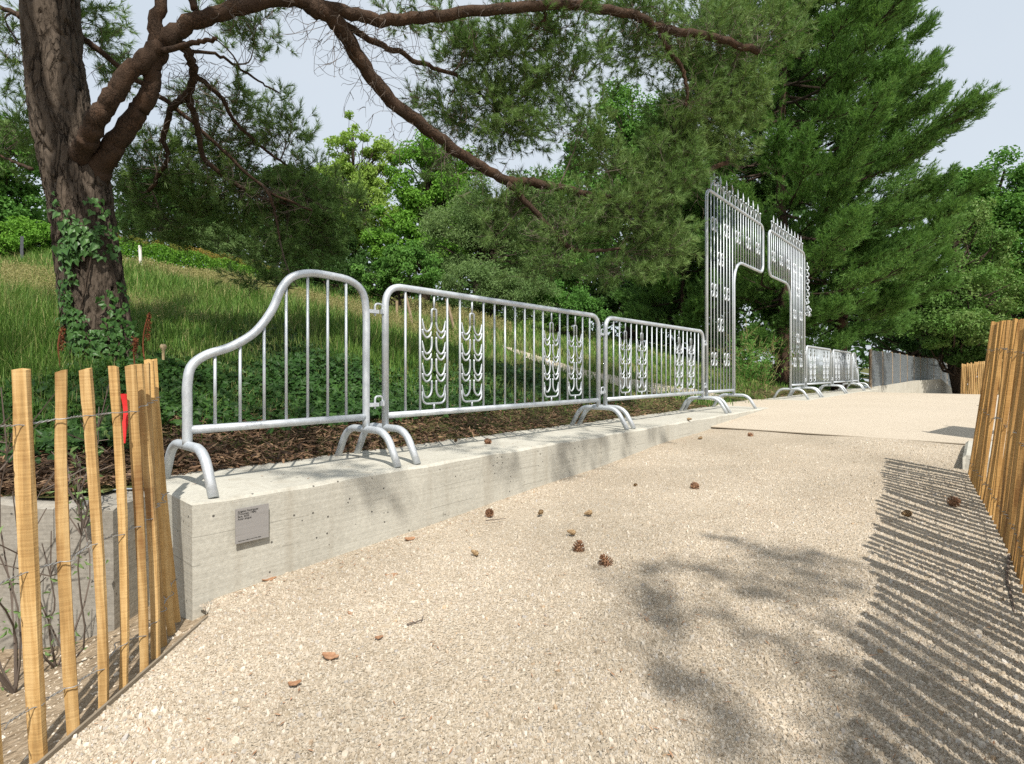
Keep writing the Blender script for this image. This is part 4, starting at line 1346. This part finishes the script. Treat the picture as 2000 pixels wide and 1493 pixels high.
def off_trunk(c):
    for hh in np.linspace(-.1, 2.9, 13):
        q = c[0] + SUN * ((c[0][2] - hh) / -SUN[2])
        ax = C[np.argmin(np.abs(C[:, 2] - hh))]
        if np.hypot(q[0] - ax[0], q[1] - ax[1]) < .78:
            return False
    return True


hi = [c for c in hi if off_trunk(c)]
hi = [c for c in hi if c[0][1] < .3 or HY - c[0][2] / c[0][1] * F < -330]
# limbs carrying the high foliage
tt = C[-1][:3]
hubs = []
for (x, y, z) in ((-1.5, .6, 6.2), (-.2, -.9, 6.4), (.9, .2, 6.0), (-2.8, -.6, 6.6), (1.8, 1.4, 6.2)):
    P = wiggle(C[-60][:3], (x, y, z), 14, .06, -.06)
    hubs.append(P[4:]); limb_batch(m := MB(), P - org, .10, .025, 8); m.build('limb', M['bark_red'], BP, smooth=True)
hubs = np.vstack(hubs)

mt, mn = MB(), MB()


def spray(Cc, Rr, n, nodes_, needle_len, shoot, k, w, mt, mn, per=8, tw_r=.0028, upb=.25, sec_r=.009, knots=26):
    """a bough of foliage: a side branch to the clump, twigs through it, needle shoots along each twig"""
    a = nodes_[np.argmin(np.linalg.norm(nodes_ - Cc, axis=1) + rng.random(len(nodes_)) * .15)]
    P = wiggle(a, Cc, 8, .10, .03)
    tubes_batch(mt, P[None] - org, np.array([sec_r]), np.array([sec_r * .4]), 5)
    nt_ = max(1, n // per)
    f = rng.random(nt_) ** .7
    st_ = np.stack([np.interp(f * 7, np.arange(8), P[:, q]) for q in range(3)], -1)
    inn = f > .35
    st_[inn] = Cc + (st_[inn] - Cc) * .6 + ball(inn.sum()) * Rr * .35
    en = Cc + ball(nt_) * Rr * 1.05
    g = np.linspace(0, 1, 6)[None, :, None]
    off = rng.normal(size=(nt_, 1, 3)) * .12 * np.linalg.norm(en - st_, axis=1)[:, None, None]
    Pt = st_[:, None] * (1 - g) + en[:, None] * g + np.sin(PI * g) * off
    Pt[:, :, 2] += .06 * (g[:, :, 0] ** 2)
    tubes_batch(mt, Pt - org, np.full(nt_, tw_r), np.full(nt_, tw_r * .45), 3)
    ft = np.clip(1 - rng.random((nt_, per)) ** 1.3 * .62, 0, 1)
    ft[:, 0] = 1
    ii = np.clip((ft * 5).astype(int), 0, 4); fr_ = (ft * 5 - ii)[..., None]
    b = np.take_along_axis(Pt, ii[..., None].repeat(3, 2), 1); c = np.take_along_axis(Pt, (ii + 1)[..., None].repeat(3, 2), 1)
    base = (b * (1 - fr_) + c * fr_).reshape(-1, 3)
    ax = norm((c - b)).reshape(-1, 3)
    ax = norm(ax * .7 + rng.normal(size=ax.shape) * .55 + [0, 0, upb])
    tip = base + ax * (shoot * (.6 + .9 * rng.random((len(base), 1))))
    tubes_batch(mt, np.stack([base, tip], 1) - org, np.full(len(base), tw_r * .5), np.full(len(base), tw_r * .3), 3)
    needles(mn, tip - ax * shoot * .75 - org, ax, shoot * .85, needle_len, k, w)


for Cc, Rr, n in clumps:
    spray(Cc, Rr, int(n * .95), nodes, .075, .085, 26, .0058, mt, mn)
for Cc, Rr, n in hi:
    spray(Cc, Rr, n, hubs, .065, .10, 14, .0075, mt, mn, sec_r=.012)
# bare dead twigs hanging from the limbs
for (i0, cnt, L0) in ((2, 200, .42), (0, 120, .40), (5, 60, .3), (4, 60, .3), (7, 50, .3), (8, 60, .3), (9, 60, .3), (3, 40, .3), (14, 40, .3)):
    P = catmull([pix(*q) for q in LIMBS[i0][0]], 8)
    lo_ = int(len(P) * (.42 if i0 == 0 else .05))
    for q in range(cnt):
        a = P[rng.integers(lo_, len(P))]
        L = L0 * rng.uniform(.3, 1.25)
        dv = norm(np.array([rng.normal(), rng.normal() * .6, rng.normal() * .5 - (.7 if i0 in (0, 2) else .1)]))
        T = wiggle(a, a + dv * L, 7, .13, -.05)
        br = [T]
        for z in range(rng.integers(1, 4)):
            q2 = T[rng.integers(2, 6)]
            d2 = norm(dv + rng.normal(size=3) * .7)
            br.append(wiggle(q2, q2 + d2 * L * rng.uniform(.25, .55), 7, .12, .1))
        tubes_batch(mt, np.array(br) - org, np.full(len(br), .0030), np.full(len(br), .0012), 3)
mt.build('twigs', M['twig'], BP, kind='stuff')
mn.build('needles', M['needle'], BP, kind='stuff')

# --- ivy climbing the trunk
def trunk_front(px, py):
    q = pix(px, py, DT); i_ = np.argmin(np.abs(C[:, 2] - q[2])); c = C[i_]
    dx = np.clip((q[0] - c[0]) / c[3], -.97, .97); a = math.sqrt(1 - dx * dx)
    return np.array([q[0] * .985, c[1] - c[3] * a - .045, q[2] * .985]), np.array([dx, -a, .15])


pts, nrs, szs = [], [], []
for (cx_, cy_, rx, ry, n, sz) in ((172, 470, 18, 50, 48, .056), (190, 480, 26, 26, 50, .06), (168, 505, 20, 16, 26, .075), (205, 440, 14, 50, 30, .05), (222, 480, 14, 40, 30, .05), (175, 555, 9, 40, 26, .045), (160, 600, 20, 45, 70, .045), (180, 640, 28, 40, 90, .045), (240, 610, 14, 60, 50, .05), (255, 660, 16, 40, 55, .05), (215, 680, 50, 30, 130, .05), (150, 415, 8, 25, 10, .04), (135, 690, 25, 30, 50, .05)):
    for q in range(n):
        a_, r_ = rng.uniform(0, 6.28), math.sqrt(rng.random())
        p_, n__ = trunk_front(cx_ + rx * r_ * math.cos(a_), cy_ + ry * r_ * math.sin(a_))
        pts.append(p_ + rng.normal(size=3) * .012); nrs.append(n__ + rng.normal(size=3) * .28); szs.append(sz * rng.uniform(.6, 1.25))
iv = empty('ivy', (-3.4, 4.1, 0), 0, label='ivy creeping up the front of the big leaning pine trunk', category='ivy')
io = np.array(iv.location)
ivy_leaves(MB(), np.array(pts) - io, norm(np.array(nrs)), norm(rng.normal(size=(len(pts), 3)) * .5 + [0, 0, -1]), np.array(szs)).build('leaves', M['ivy'], iv)
sm_ = MB()
for path in ([(178, 740), (180, 650), (172, 560), (178, 490), (165, 420)], [(205, 740), (190, 650), (200, 560), (205, 470), (200, 400)], [(250, 740), (248, 660), (238, 590), (225, 520)]):
    P = catmull([trunk_front(*q)[0] + [0, .03, 0] for q in path], 6); tube(sm_, P - io, .007, 5)
sm_.build('stem', M['bark_plain'], iv, smooth=True)


# --- broadleaf trees and shrubs: crowns made of many leaf clusters on limbs
def broad_tree(name, label, cat, base_px, ells, d, mat, n_leaf, leaf, trunk_r, group, bark='bark_plain', n_clu=70, clu=.16, up_bias=.35, gap=1.0, ratio=.6):
    cs = [pix(px, py, d + dd) for (px, py, rx, ry, dd) in ells]
    rs = [np.array([rx / F * d, rx / F * d * .8, ry / F * d]) for (px, py, rx, ry, dd) in ells]
    bx_ = (base_px - 1000) / F * d
    e = float(edge_e(bx_, d))
    bz = float(hill_z(bx_, d)) if e > 0 else float(low_z(bx_, d))
    root = empty(name, (bx_, d, bz), 0, label=label, category=cat, group=group)
    o = np.array(root.location)
    vol = np.array([r.prod() ** (2 / 3) for r in rs]); pr = vol / vol.sum()
    R0 = max(r.max() for r in rs)
    top = max(c[2] + r[2] * .55 for c, r in zip(cs, rs))
    cen = sum(c * p for c, p in zip(cs, pr))
    tp = np.array([cen[0], cen[1], top])
    P = wiggle(o - [0, 0, .2], tp, 14, .03)
    mt_ = MB(); limb_batch(mt_, P - o, trunk_r, trunk_r * .15, 9)
    mc = MB()
    which = rng.choice(len(cs), n_clu, p=pr)
    dirs = rand_dirs(n_clu); rad = rng.uniform(.45, 1.0, (n_clu, 1)) ** .6
    cc = np.array([cs[q] for q in which]) + dirs * rad * np.array([rs[q] for q in which]) * .92
    cr = np.array([rs[q].mean() for q in which]) * clu * 2 * rng.uniform(.6, 1.35, n_clu)
    for q in range(0, n_clu):
        h = np.clip((cc[q][2] - o[2]) / max(tp[2] - o[2], .1) * .75, .12, .95)
        a = P[int(h * 13)]
        L = wiggle(a, cc[q], 6, .08, .05)
        tubes_batch(mt_, L[None] - o, np.array([trunk_r * .22]), np.array([trunk_r * .05]), 4)
    per = n_leaf // n_clu
    PP = np.repeat(cc, per, 0) + rand_dirs(per * n_clu) * np.repeat(cr, per)[:, None] * (rng.random((per * n_clu, 1)) ** .45) * [1, 1, .72]
    keep = rng.random(len(PP)) < gap
    Nn = norm(rng.normal(size=PP.shape) * .62 + norm(PP - np.repeat(cc, per, 0)) * .75 + [0, -.15, up_bias * 1.5])
    leaves(mc, PP[keep] - o, Nn[keep], leaf, ratio)
    mt_.build('trunk', M[bark], root, smooth=True)
    mc.build('crown', M[mat], root)
    return root


TG = 'trees beyond the meadow'
SGp = 'shrubs at the meadow edge'
bt = broad_tree
bt('broadleaf_tree', 'airy yellow-green tree showing bare limbs and sky between its leaves', 'tree', 705, [(690, 300, 60, 80, 0), (690, 400, 90, 85, 0), (745, 325, 42, 85, 1), (635, 370, 50, 65, 0)], 32, 'leaf_yellow', 27000, .17, .26, TG, n_clu=260, clu=.11)
bt('broadleaf_tree', 'bright green dense tree right of the airy yellow-green one', 'tree', 825, [(815, 345, 70, 95, 0), (870, 350, 55, 80, 0), (850, 430, 90, 110, 0), (770, 470, 70, 70, -1), (900, 360, 60, 90, 0)], 28, 'leaf_bright', 30000, .17, .3, TG, n_clu=120)
bt('willow_tree', 'silvery grey-green tree behind the long pine limb', 'tree', 930, [(900, 470, 85, 85, 0), (965, 420, 95, 90, 0), (1040, 450, 80, 100, 1)], 22, 'leaf_silver', 32000, .115, .22, TG, n_clu=120, ratio=.34)
bt('broadleaf_tree', 'tall dark green tree rising just left of the big green pine', 'tree', 1230, [(1230, 240, 90, 85, 0), (1170, 330, 85, 90, 0), (1290, 310, 95, 130, 0), (1230, 430, 120, 110, 0)], 32, 'leaf_mid', 34000, .21, .4, TG, n_clu=130)
bt('broadleaf_tree', 'green tree filling the gap below the pine limb centre', 'tree', 1080, [(1090, 430, 100, 100, 0), (1060, 520, 120, 80, 0)], 29, 'leaf_mid', 22000, .2, .3, TG, n_clu=90)
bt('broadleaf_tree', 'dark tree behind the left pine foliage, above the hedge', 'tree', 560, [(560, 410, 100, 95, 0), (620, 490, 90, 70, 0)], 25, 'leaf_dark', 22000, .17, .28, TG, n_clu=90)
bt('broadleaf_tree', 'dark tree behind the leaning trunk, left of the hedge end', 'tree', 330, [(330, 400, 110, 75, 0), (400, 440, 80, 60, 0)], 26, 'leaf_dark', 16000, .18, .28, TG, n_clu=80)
bt('broadleaf_tree', 'mid green tree at the far left, left of the leaning trunk', 'tree', 10, [(20, 320, 95, 90, 0), (-40, 400, 100, 90, 0), (60, 430, 60, 60, 0)], 16, 'leaf_mid', 20000, .12, .2, TG, n_clu=90)
bt('broadleaf_tree', 'rounded dark green tree at the right edge behind the lime tree', 'tree', 1960, [(1955, 385, 85, 95, 0), (2010, 470, 110, 160, 0), (1915, 470, 80, 120, 0), (1960, 600, 100, 100, 0), (1880, 400, 50, 70, 1)], 27, 'leaf_mid', 52000, .19, .35, TG, n_clu=190)
bt('lime_tree', 'lime tree with pale green bracts drooping above the far fence', 'tree', 1880, [(1900, 470, 65, 90, 0), (1850, 560, 90, 70, -.5), (1930, 570, 80, 70, 0), (1790, 610, 70, 45, -.5), (1885, 645, 95, 32, -2.0), (1820, 650, 60, 25, -1.6)], 23.5, 'leaf_lime', 30000, .14, .28, TG, n_clu=170)
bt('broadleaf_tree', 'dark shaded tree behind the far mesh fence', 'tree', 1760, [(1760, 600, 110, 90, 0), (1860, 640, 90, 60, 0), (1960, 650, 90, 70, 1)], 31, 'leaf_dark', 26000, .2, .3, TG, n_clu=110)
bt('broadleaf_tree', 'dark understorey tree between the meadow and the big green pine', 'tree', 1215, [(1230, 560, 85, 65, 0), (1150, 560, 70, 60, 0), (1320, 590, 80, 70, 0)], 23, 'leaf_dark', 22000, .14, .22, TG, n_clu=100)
bt('shrub', 'round-leaved bright shrub behind the joint of the first two barriers', 'shrub', 790, [(800, 525, 62, 50, 0), (740, 545, 50, 45, .5)], 15, 'leaf_mid', 15000, .085, .06, SGp, n_clu=80, clu=.14)
bt('shrub', 'dark shrub under the left pine foliage', 'shrub', 640, [(650, 545, 75, 45, 0), (590, 530, 60, 45, 1)], 16, 'leaf_dark', 13000, .085, .06, SGp, n_clu=70)
bt('shrub', 'wide silvery green shrub above the top rail of the second barrier', 'shrub', 960, [(930, 560, 85, 55, 0), (1010, 580, 80, 50, 0)], 16.5, 'leaf_silver', 20000, .08, .06, SGp, n_clu=90, ratio=.4)
bt('shrub', 'mid green shrub right of the wide silvery one', 'shrub', 1080, [(1090, 595, 70, 45, 0), (1140, 610, 60, 40, .5)], 17.5, 'leaf_mid', 14000, .085, .06, SGp, n_clu=80)
bt('shrub', 'pale feathery green shrub at the end of the hedge', 'shrub', 430, [(430, 475, 52, 42, 0), (470, 500, 45, 32, 0)], 19, 'leaf_silver', 12000, .085, .06, SGp, n_clu=70, ratio=.35)
bt('shrub', 'yellow-green bush at the far left beyond the meadow', 'shrub', 60, [(70, 470, 60, 40, 0), (0, 480, 60, 45, 0)], 15, 'leaf_bright', 12000, .085, .06, SGp, n_clu=60)

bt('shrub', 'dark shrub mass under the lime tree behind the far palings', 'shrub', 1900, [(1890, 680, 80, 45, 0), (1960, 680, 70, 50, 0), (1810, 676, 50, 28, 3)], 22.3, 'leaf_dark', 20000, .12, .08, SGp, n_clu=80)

# hedge with orange shoots
hg = empty('hedge', tuple(ground_hit(380, 500)), 0, label='clipped hedge with orange-tipped shoots crossing behind the leaning trunk', category='hedge')
ho = np.array(hg.location)
path = np.array([pix(px, py, d) for px, py, d in ((60, 462, 17.5), (200, 466, 17.0), (300, 480, 17.2), (400, 500, 17.4), (480, 518, 17.6), (570, 540, 18))])
n_ = 16000
f = rng.random(n_) * (len(path) - 1); i_ = np.minimum(f.astype(int), len(path) - 2); fr_ = (f - i_)[:, None]
P = path[i_] * (1 - fr_) + path[i_ + 1] * fr_
yy, zz_ = rng.uniform(-1, 1, n_), rng.uniform(0, 1, n_)
P = P + np.stack([0 * yy, np.sign(yy) * np.abs(yy) ** .5 * .45, -zz_ ** 1.3 * .95 + .05 * np.sin(f * 9)], -1)
leaves(MB(), P - ho, norm(rng.normal(size=P.shape) + [0, -.5, .6]), .085, .5).build('foliage', M['leaf_bright'], hg)
n_ = 3600
f = rng.random(n_) * (len(path) - 1); i_ = np.minimum(f.astype(int), len(path) - 2); fr_ = (f - i_)[:, None]
P = path[i_] * (1 - fr_) + path[i_ + 1] * fr_ + np.stack([0 * f, rng.uniform(-.4, .4, n_), rng.uniform(-.05, .17, n_) + .05 * np.sin(f * 9)], -1)
leaves(MB(), P - ho, norm(rng.normal(size=P.shape) + [0, -.3, .2]), .07, .4).build('shoots', M['leaf_orange'], hg)


# --- the soft green pines behind the gate
def soft_pine(label, px, d, prof, top, n_wh, per_wh, tuft_k, z_low, name='pine_tree', tr_r=.26, seed=1):
    global org
    X = (px - 1000) / F * d
    bz = float(hill_z(X, d)) if edge_e(X, d) > 0 else float(low_z(X, d))
    root = empty(name, (X, d, bz), 0, label=label, category='tree', group='green pines behind the gate')
    o = np.array(root.location)
    mt_, mn_ = MB(), MB()
    hz = np.linspace(bz - .3, top, 24)
    P = np.stack([X + .05 * np.sin(hz * .8), d + .05 * np.cos(hz), hz], -1)
    tb = MB(); limb_batch(tb, P - o, tr_r, .02, 12); tb.build('trunk', M['bark_red'], root, smooth=True)
    zs = np.linspace(z_low, top - .3, n_wh)
    base_all, ax_all = [], []
    for zi, z in enumerate(zs):
        R = float(np.interp(z, [p[0] for p in prof], [p[1] for p in prof]))
        for q in range(per_wh):
            a = q / per_wh * 2 * PI + zi * 1.1 + rng.normal() * .25
            Rr = R * rng.uniform(.68, 1.12)
            if Rr < .2: continue
            zr = z + rng.normal() * .28
            out = np.array([math.cos(a), math.sin(a), 0]); side = np.array([-out[1], out[0], 0])
            g = np.linspace(0, 1, 9)
            rise = rng.uniform(.02, .30) * Rr * (1 if z > 2.5 else .45)
            B = np.array([X, d, zr]) + out * (g * Rr)[:, None] + np.array([0, 0, 1.]) * (-.12 * Rr * np.sin(PI * g) + rise * g ** 2)[:, None]
            B[1:] += rng.normal(size=(8, 3)) * .025 * Rr * g[1:, None]
            tubes_batch(mt_, B[None] - o, np.array([.012 + .009 * Rr]), np.array([.008]), 5)
            ns = int(8 + Rr * 8)
            f = .30 + .72 * rng.random(ns) ** .8
            f[0] = 1.0
            ii = np.clip((f * 8).astype(int), 0, 7); fr_ = (f * 8 - ii)[:, None]
            b = B[ii] * (1 - fr_) + B[ii + 1] * fr_
            sg = rng.normal(size=(ns, 1)); sg[0] = 0
            dv = norm(out + side * np.clip(sg, -1.4, 1.4) * .75 + np.array([0, 0, 1.]) * rng.uniform(.15, .75, (ns, 1)))
            L = (Rr * .13 * (1.25 - .7 * f) + .24) * rng.uniform(.7, 1.25, ns)
            e_ = b + dv * L[:, None]
            tubes_batch(mt_, np.stack([b, (b + e_) / 2 - [0, 0, .02], e_], 1) - o, np.full(ns, .010), np.full(ns, .005), 3)
            nt_ = 12
            q_ = rng.random((ns, nt_, 1))
            tb_ = b[:, None] + dv[:, None] * L[:, None, None] * (.25 + .75 * q_ ** .7) + rng.normal(size=(ns, nt_, 3)) * (.07 + .05 * (1 - q_))
            ta = norm(dv[:, None] * .95 + rng.normal(size=(ns, nt_, 3)) * .32 + [0, 0, .35])
            base_all.append(tb_.reshape(-1, 3)); ax_all.append(ta.reshape(-1, 3))
        # end
    base_all = np.vstack(base_all); ax_all = np.vstack(ax_all)
    needles(mn_, base_all - o, ax_all, .17 * d / 17, .115 * d / 17, tuft_k, .0180 * d / 17, (.3, 1.1))
    mt_.build('branches', M['bark_plain'], root, kind='stuff'); mn_.build('needles', M['needle_soft'], root, kind='stuff')
    print(label[:30], len(base_all), 'tufts')


soft_pine('big feathery green pine behind the gate, its boughs reaching right into the sky', 1640, 18.0, [(1.2, 2.0), (2.4, 3.2), (4, 3.5), (6.5, 3.4), (8, 2.8), (9.5, 1.6), (11, 2.5), (13, 2.0), (15, 1.0), (17, .2)], 17, 19, 8, 20, 1.7, tr_r=.24)
soft_pine('green pine framed by the gate opening, orange trunk at its base', 1528, 15.6, [(.8, 1.8), (2.5, 3.2), (5, 3.6), (8, 3.2), (11, 2.2), (13.5, .3)], 13.5, 17, 8, 20, 1.0, tr_r=.22)
soft_pine('young bright pine low behind the barrier before the gate', 1330, 17.0, [(.2, 1.4), (1.5, 1.9), (3, 1.6), (5, .9), (6.5, .1)], 6.5, 10, 8, 20, .4, tr_r=.10)

# --- a pine behind the camera whose boughs shade the lower right of the gravel
bc = empty('pine_tree', (5.2, -6.0, float(low_z(5.2, -6.0))), 0, label='pine behind the viewer shading the near gravel', category='tree')
org = np.array(bc.location)
P = wiggle(org, (4.6, -5.6, 9), 12, .02); m = MB(); limb_batch(m, P - org, .26, .08, 10); m.build('trunk', M['bark'], bc, smooth=True)
mt, mn = MB(), MB(); hub2 = []
tg = []
ST = [([(1428, 1048), (1490, 1075), (1548, 1109)], .07, 60), ([(1285, 1108), (1324, 1121)], .045, 16), ([(1367, 1126), (1462, 1152), (1548, 1186)], .08, 80), ([(1225, 1134), (1281, 1147)], .04, 16),
      ([(1264, 1169), (1346, 1190)], .06, 30), ([(1259, 1195), (1333, 1221)], .05, 24), ([(1298, 1234), (1337, 1246)], .04, 12), ([(1410, 1208), (1496, 1251)], .06, 30), ([(1359, 1363), (1402, 1389)], .07, 22),
      ([(1445, 1406), (1496, 1436)], .06, 22), ([(1500, 1082), (1600, 1125), (1693, 1170), (1850, 1251)], .11, 190), ([(1500, 1164), (1600, 1200), (1675, 1234), (1790, 1290), (1900, 1360)], .10, 170),
      ([(1558, 1281), (1640, 1310), (1734, 1351), (1850, 1420), (1950, 1480)], .10, 140), ([(1658, 1392), (1720, 1430), (1780, 1490)], .09, 70), ([(1880, 1230), (1960, 1290)], .12, 60), ([(1560, 1110), (1640, 1190)], .12, 60), ([(1480, 1480), (1540, 1500)], .08, 24)]
for pts, r, n in ST:
    Q = catmull([ground_hit(*p) for p in pts], 4)
    for q in Q:
        tg.append((up_sun(q, 5.4 + .3 * math.sin(q[0] * 3)), np.array([r, r, r * .6]), max(4, int(n * .40 / len(Q)))))
for dst in ((1.6, -2.6, 4.9), (2.6, -1.6, 5.0), (2.0, -3.4, 4.8)):
    B = wiggle(P[6], dst, 12, .05); hub2.append(B[5:]); m = MB(); limb_batch(m, B - org, .035, .008, 8); m.build('limb', M['bark_red'], bc, smooth=True)
hub2 = np.vstack(hub2)
for Cc, Rr, n in tg:
    spray(Cc, Rr, n, hub2, .065, .09, 16, .0055, mt, mn, per=4, sec_r=.0022)
mt.build('twigs', M['twig'], bc, kind='stuff'); mn.build('needles', M['needle'], bc, kind='stuff')

# --- far wood closing the view
m = MB()
n_ = 52000
a = rng.uniform(-1.25, 1.35, n_)
D_ = rng.uniform(44, 62, n_)
X = np.tan(np.clip(a, -1.2, 1.2) * .75) * D_
u = X / D_ * F + 1000
topy = np.interp(u, [-400, 0, 300, 600, 760, 900, 1200, 1500, 1800, 1880, 1960, 2300], [330, 400, 420, 400, 420, 400, 360, 380, 450, 560, 640, 640]) + 16 * np.sin(u * .045) + 10 * np.sin(u * .11 + 2)
zt = (HY - topy) / F * D_
zb = np.minimum(hill_z(X, D_), 2.0) - 1
Z = zb + (zt - zb) * rng.random(n_) ** .8
leaves(m, np.stack([X, D_, Z], -1), norm(rng.normal(size=(n_, 3)) + [0, -.4, .6]), .62, .7)
m.build('woods', M['leaf_dark'], kind='stuff')

# ------------------------------------------------------------------ small plants and posts
def stake(px, y0, y1, px1, d, r, mat, name, label, cat, group=None, sq=False):
    b = pix(px1, y1, d); g = float(hill_z(b[0], b[1])); t_ = pix(px, y0, d)
    b[2] = min(b[2], g) - .05
    m = MB(); tube(m, [b, b * .4 + t_ * .6 + rng.normal(size=3) * .005, t_], r, 4 if sq else 10)
    m.build(name, mat, label=label, category=cat, **({'group': group} if group else {}))


stake(273, 480, 540, 276, 13.5, .035, M['white'], 'marker_post', 'thin white post standing in the meadow right of the leaning trunk', 'post')
stake(43, 462, 515, 43, 13.0, .04, M['darkpost'], 'fence_post', 'dark metal post in the meadow left of the leaning trunk', 'post', sq=True)
stake(775, 588, 640, 776, 11.5, .03, M['wood_old'], 'tree_stake', 'upright wooden stake behind the second barrier near its first ornament', 'stake', 'tree stakes in the meadow')
stake(791, 572, 640, 811, 11.0, .03, M['wood_old'], 'tree_stake', 'slanting wooden stake beside the upright one', 'stake', 'tree stakes in the meadow')
stake(871, 584, 650, 893, 11.0, .03, M['wood_old'], 'tree_stake', 'slanting wooden stake behind the second ornament of the second barrier', 'stake', 'tree stakes in the meadow')


def dock(px, y0, y1, d, label):
    b = pix(px, y1, d); t_ = pix(px + 4, y0, d)
    root = empty('dock_plant', tuple(b), 0, label=label, category='weed', group='rusty dock stems by the trunk'); o = np.array(b)
    m = MB(); tube(m, wiggle(b - [0, 0, .15], t_, 7, .03) - o, .005, 5); m.build('stem', M['seed'], root)
    n = 220; f = rng.uniform(.35, 1, n)
    P = b + (t_ - b) * f[:, None] + rng.normal(size=(n, 3)) * .009
    leaves(m := MB(), P - o, rand_dirs(n), .012, .8); m.build('seed_head', M['seed'], root)


dock(287, 612, 690, 4.2, 'tallest rusty seed stem right of the pine trunk'); dock(262, 660, 705, 4.1, 'short rusty seed stem at the trunk right foot'); dock(118, 640, 705, 4.0, 'rusty seed stem at the trunk left foot')
# pale round fungus in the grass
h = pix(319, 684, 4.4)
lathe(MB(), [(.0005, .05), (.018, .046), (.026, .03), (.022, .012), (.012, 0), (.01, -.08)], 10).build('mushroom', M['pale'], smooth=True, label='small pale round mushroom in the ivy bank', category='mushroom').location = h

# tall weeds inside the gate, saplings behind the open fence
def weed(name, px, py, d, h, n, label, cat, mat, group, spreadv=.45, lf=.05, nl=26, zb=None):
    b = ground_hit(px, py) if d is None else pix(px, py, d)
    if zb is not None: b[2] = zb
    root = empty(name, tuple(b), 0, label=label, category=cat, group=group)
    m, ml = MB(), MB()
    for q in range(n):
        dv = norm(np.array([rng.normal() * spreadv, rng.normal() * spreadv, 1]))
        P = wiggle((0, 0, -.03), dv * h * rng.uniform(.55, 1.1), 8, .06)
        tubes_batch(m, P[None], np.array([.0042]), np.array([.0018]), 4)
        f = rng.uniform(.1, 1, nl) * 7; i = np.minimum(f.astype(int), 6); w = (f - i)[:, None]
        LP = P[i] * (1 - w) + P[i + 1] * w + rng.normal(size=(nl, 3)) * .03
        leaves(ml, LP, norm(rng.normal(size=(nl, 3)) + [0, -.2, .6]), lf, .3)
        tips = np.stack([np.repeat(P[-2][None], 4, 0), P[-1] + rng.normal(size=(4, 3)) * .06], 1); tubes_batch(m, tips, np.full(4, .003), np.full(4, .002), 3)
    m.build('stem', mat, root); ml.build('foliage', M['leaf_mid'] if mat is not M['twig'] else M['leaf_silver'], root)


WG = 'weeds growing round the gate'
weed('tall_weed', 1462, 742, 9.6, .95, 26, 'bushy green weed clump behind the near gate leg', 'weed', M['straw'], WG, .5, .07, 40)
weed('tall_weed', 1490, 752, 10.5, .9, 24, 'pale stemmed weed clump spreading in the gate opening', 'weed', M['straw'], WG, .55, .06, 20)
weed('tall_weed', 1425, 745, 10.5, .7, 16, 'low weed clump seen through the near gate leg', 'weed', M['straw'], WG, .5, .06, 30)
SG2 = 'wispy saplings behind the open paling fence'
weed('sapling', 30, 1250, 1.95, .95, 7, 'wispy bare sapling at the left between the first palings', 'sapling', M['twig'], SG2, .16, .035, 7, -1.14)
weed('sapling', 110, 1230, 2.1, .7, 5, 'thin sapling rising behind the third paling', 'sapling', M['twig'], SG2, .2, .035, 9, -1.13)
weed('sapling', 165, 1000, 2.25, .45, 4, 'leafy sprig above the old wall between two palings', 'sapling', M['twig'], SG2, .3, .04, 16, -.62)

# ------------------------------------------------------------------ camera, sun, sky
cam = bpy.data.cameras.new('camera'); cam.sensor_width = 43.8; cam.sensor_fit = 'HORIZONTAL'; cam.lens = F / 2000 * 43.8
cam.shift_y = -(746.5 - HY) / 2000; cam.clip_start = .05; cam.clip_end = 2000
co = bpy.data.objects.new('camera', cam); co.rotation_euler = (PI / 2, 0, 0); COL.objects.link(co); SC.camera = co

ld = bpy.data.lights.new('sun', 'SUN'); ld.energy = 4.4; ld.angle = math.radians(.55); ld.color = (1, .945, .86)
lo_ = bpy.data.objects.new('sun', ld); lo_.rotation_euler = Vector(SUN).to_track_quat('-Z', 'Y').to_euler(); COL.objects.link(lo_)

w = bpy.data.worlds.new('World'); SC.world = w; w.use_nodes = True
nt = w.node_tree; n = N(nt); bg = nt.nodes['Background']
sky = nt.nodes.new('ShaderNodeTexSky'); sky.sky_type = 'NISHITA'; sky.sun_disc = False
sky.sun_elevation = SUN_EL; az = math.atan2(-SUN[0], -SUN[1]); sky.sun_rotation = az
sky.air_density = 1.0; sky.dust_density = 4.0; sky.ozone_density = 1.0
# thin bright veil of cloud over the blue
gen = n('TexCoord').outputs['Generated']
cl = n.ramp(n.noise(1.3, 4, gen), [(.3, (4.95, 5.6, 6.25)), (.7, (5.8, 6.25, 6.65))])
col = n.mix(.8, sky.outputs[0], cl)
nt.links.new(col, bg.inputs['Color']); bg.inputs['Strength'].default_value = .104

SC.view_settings.view_transform = 'Standard'; SC.view_settings.look = 'None'; SC.view_settings.gamma = 1; SC.view_settings.exposure = .48
cy_ = SC.cycles
cy_.max_bounces = 6; cy_.diffuse_bounces = 3; cy_.glossy_bounces = 3; cy_.transmission_bounces = 3; cy_.transparent_max_bounces = 4
cy_.use_denoising = False
cy_.sample_clamp_indirect = 6
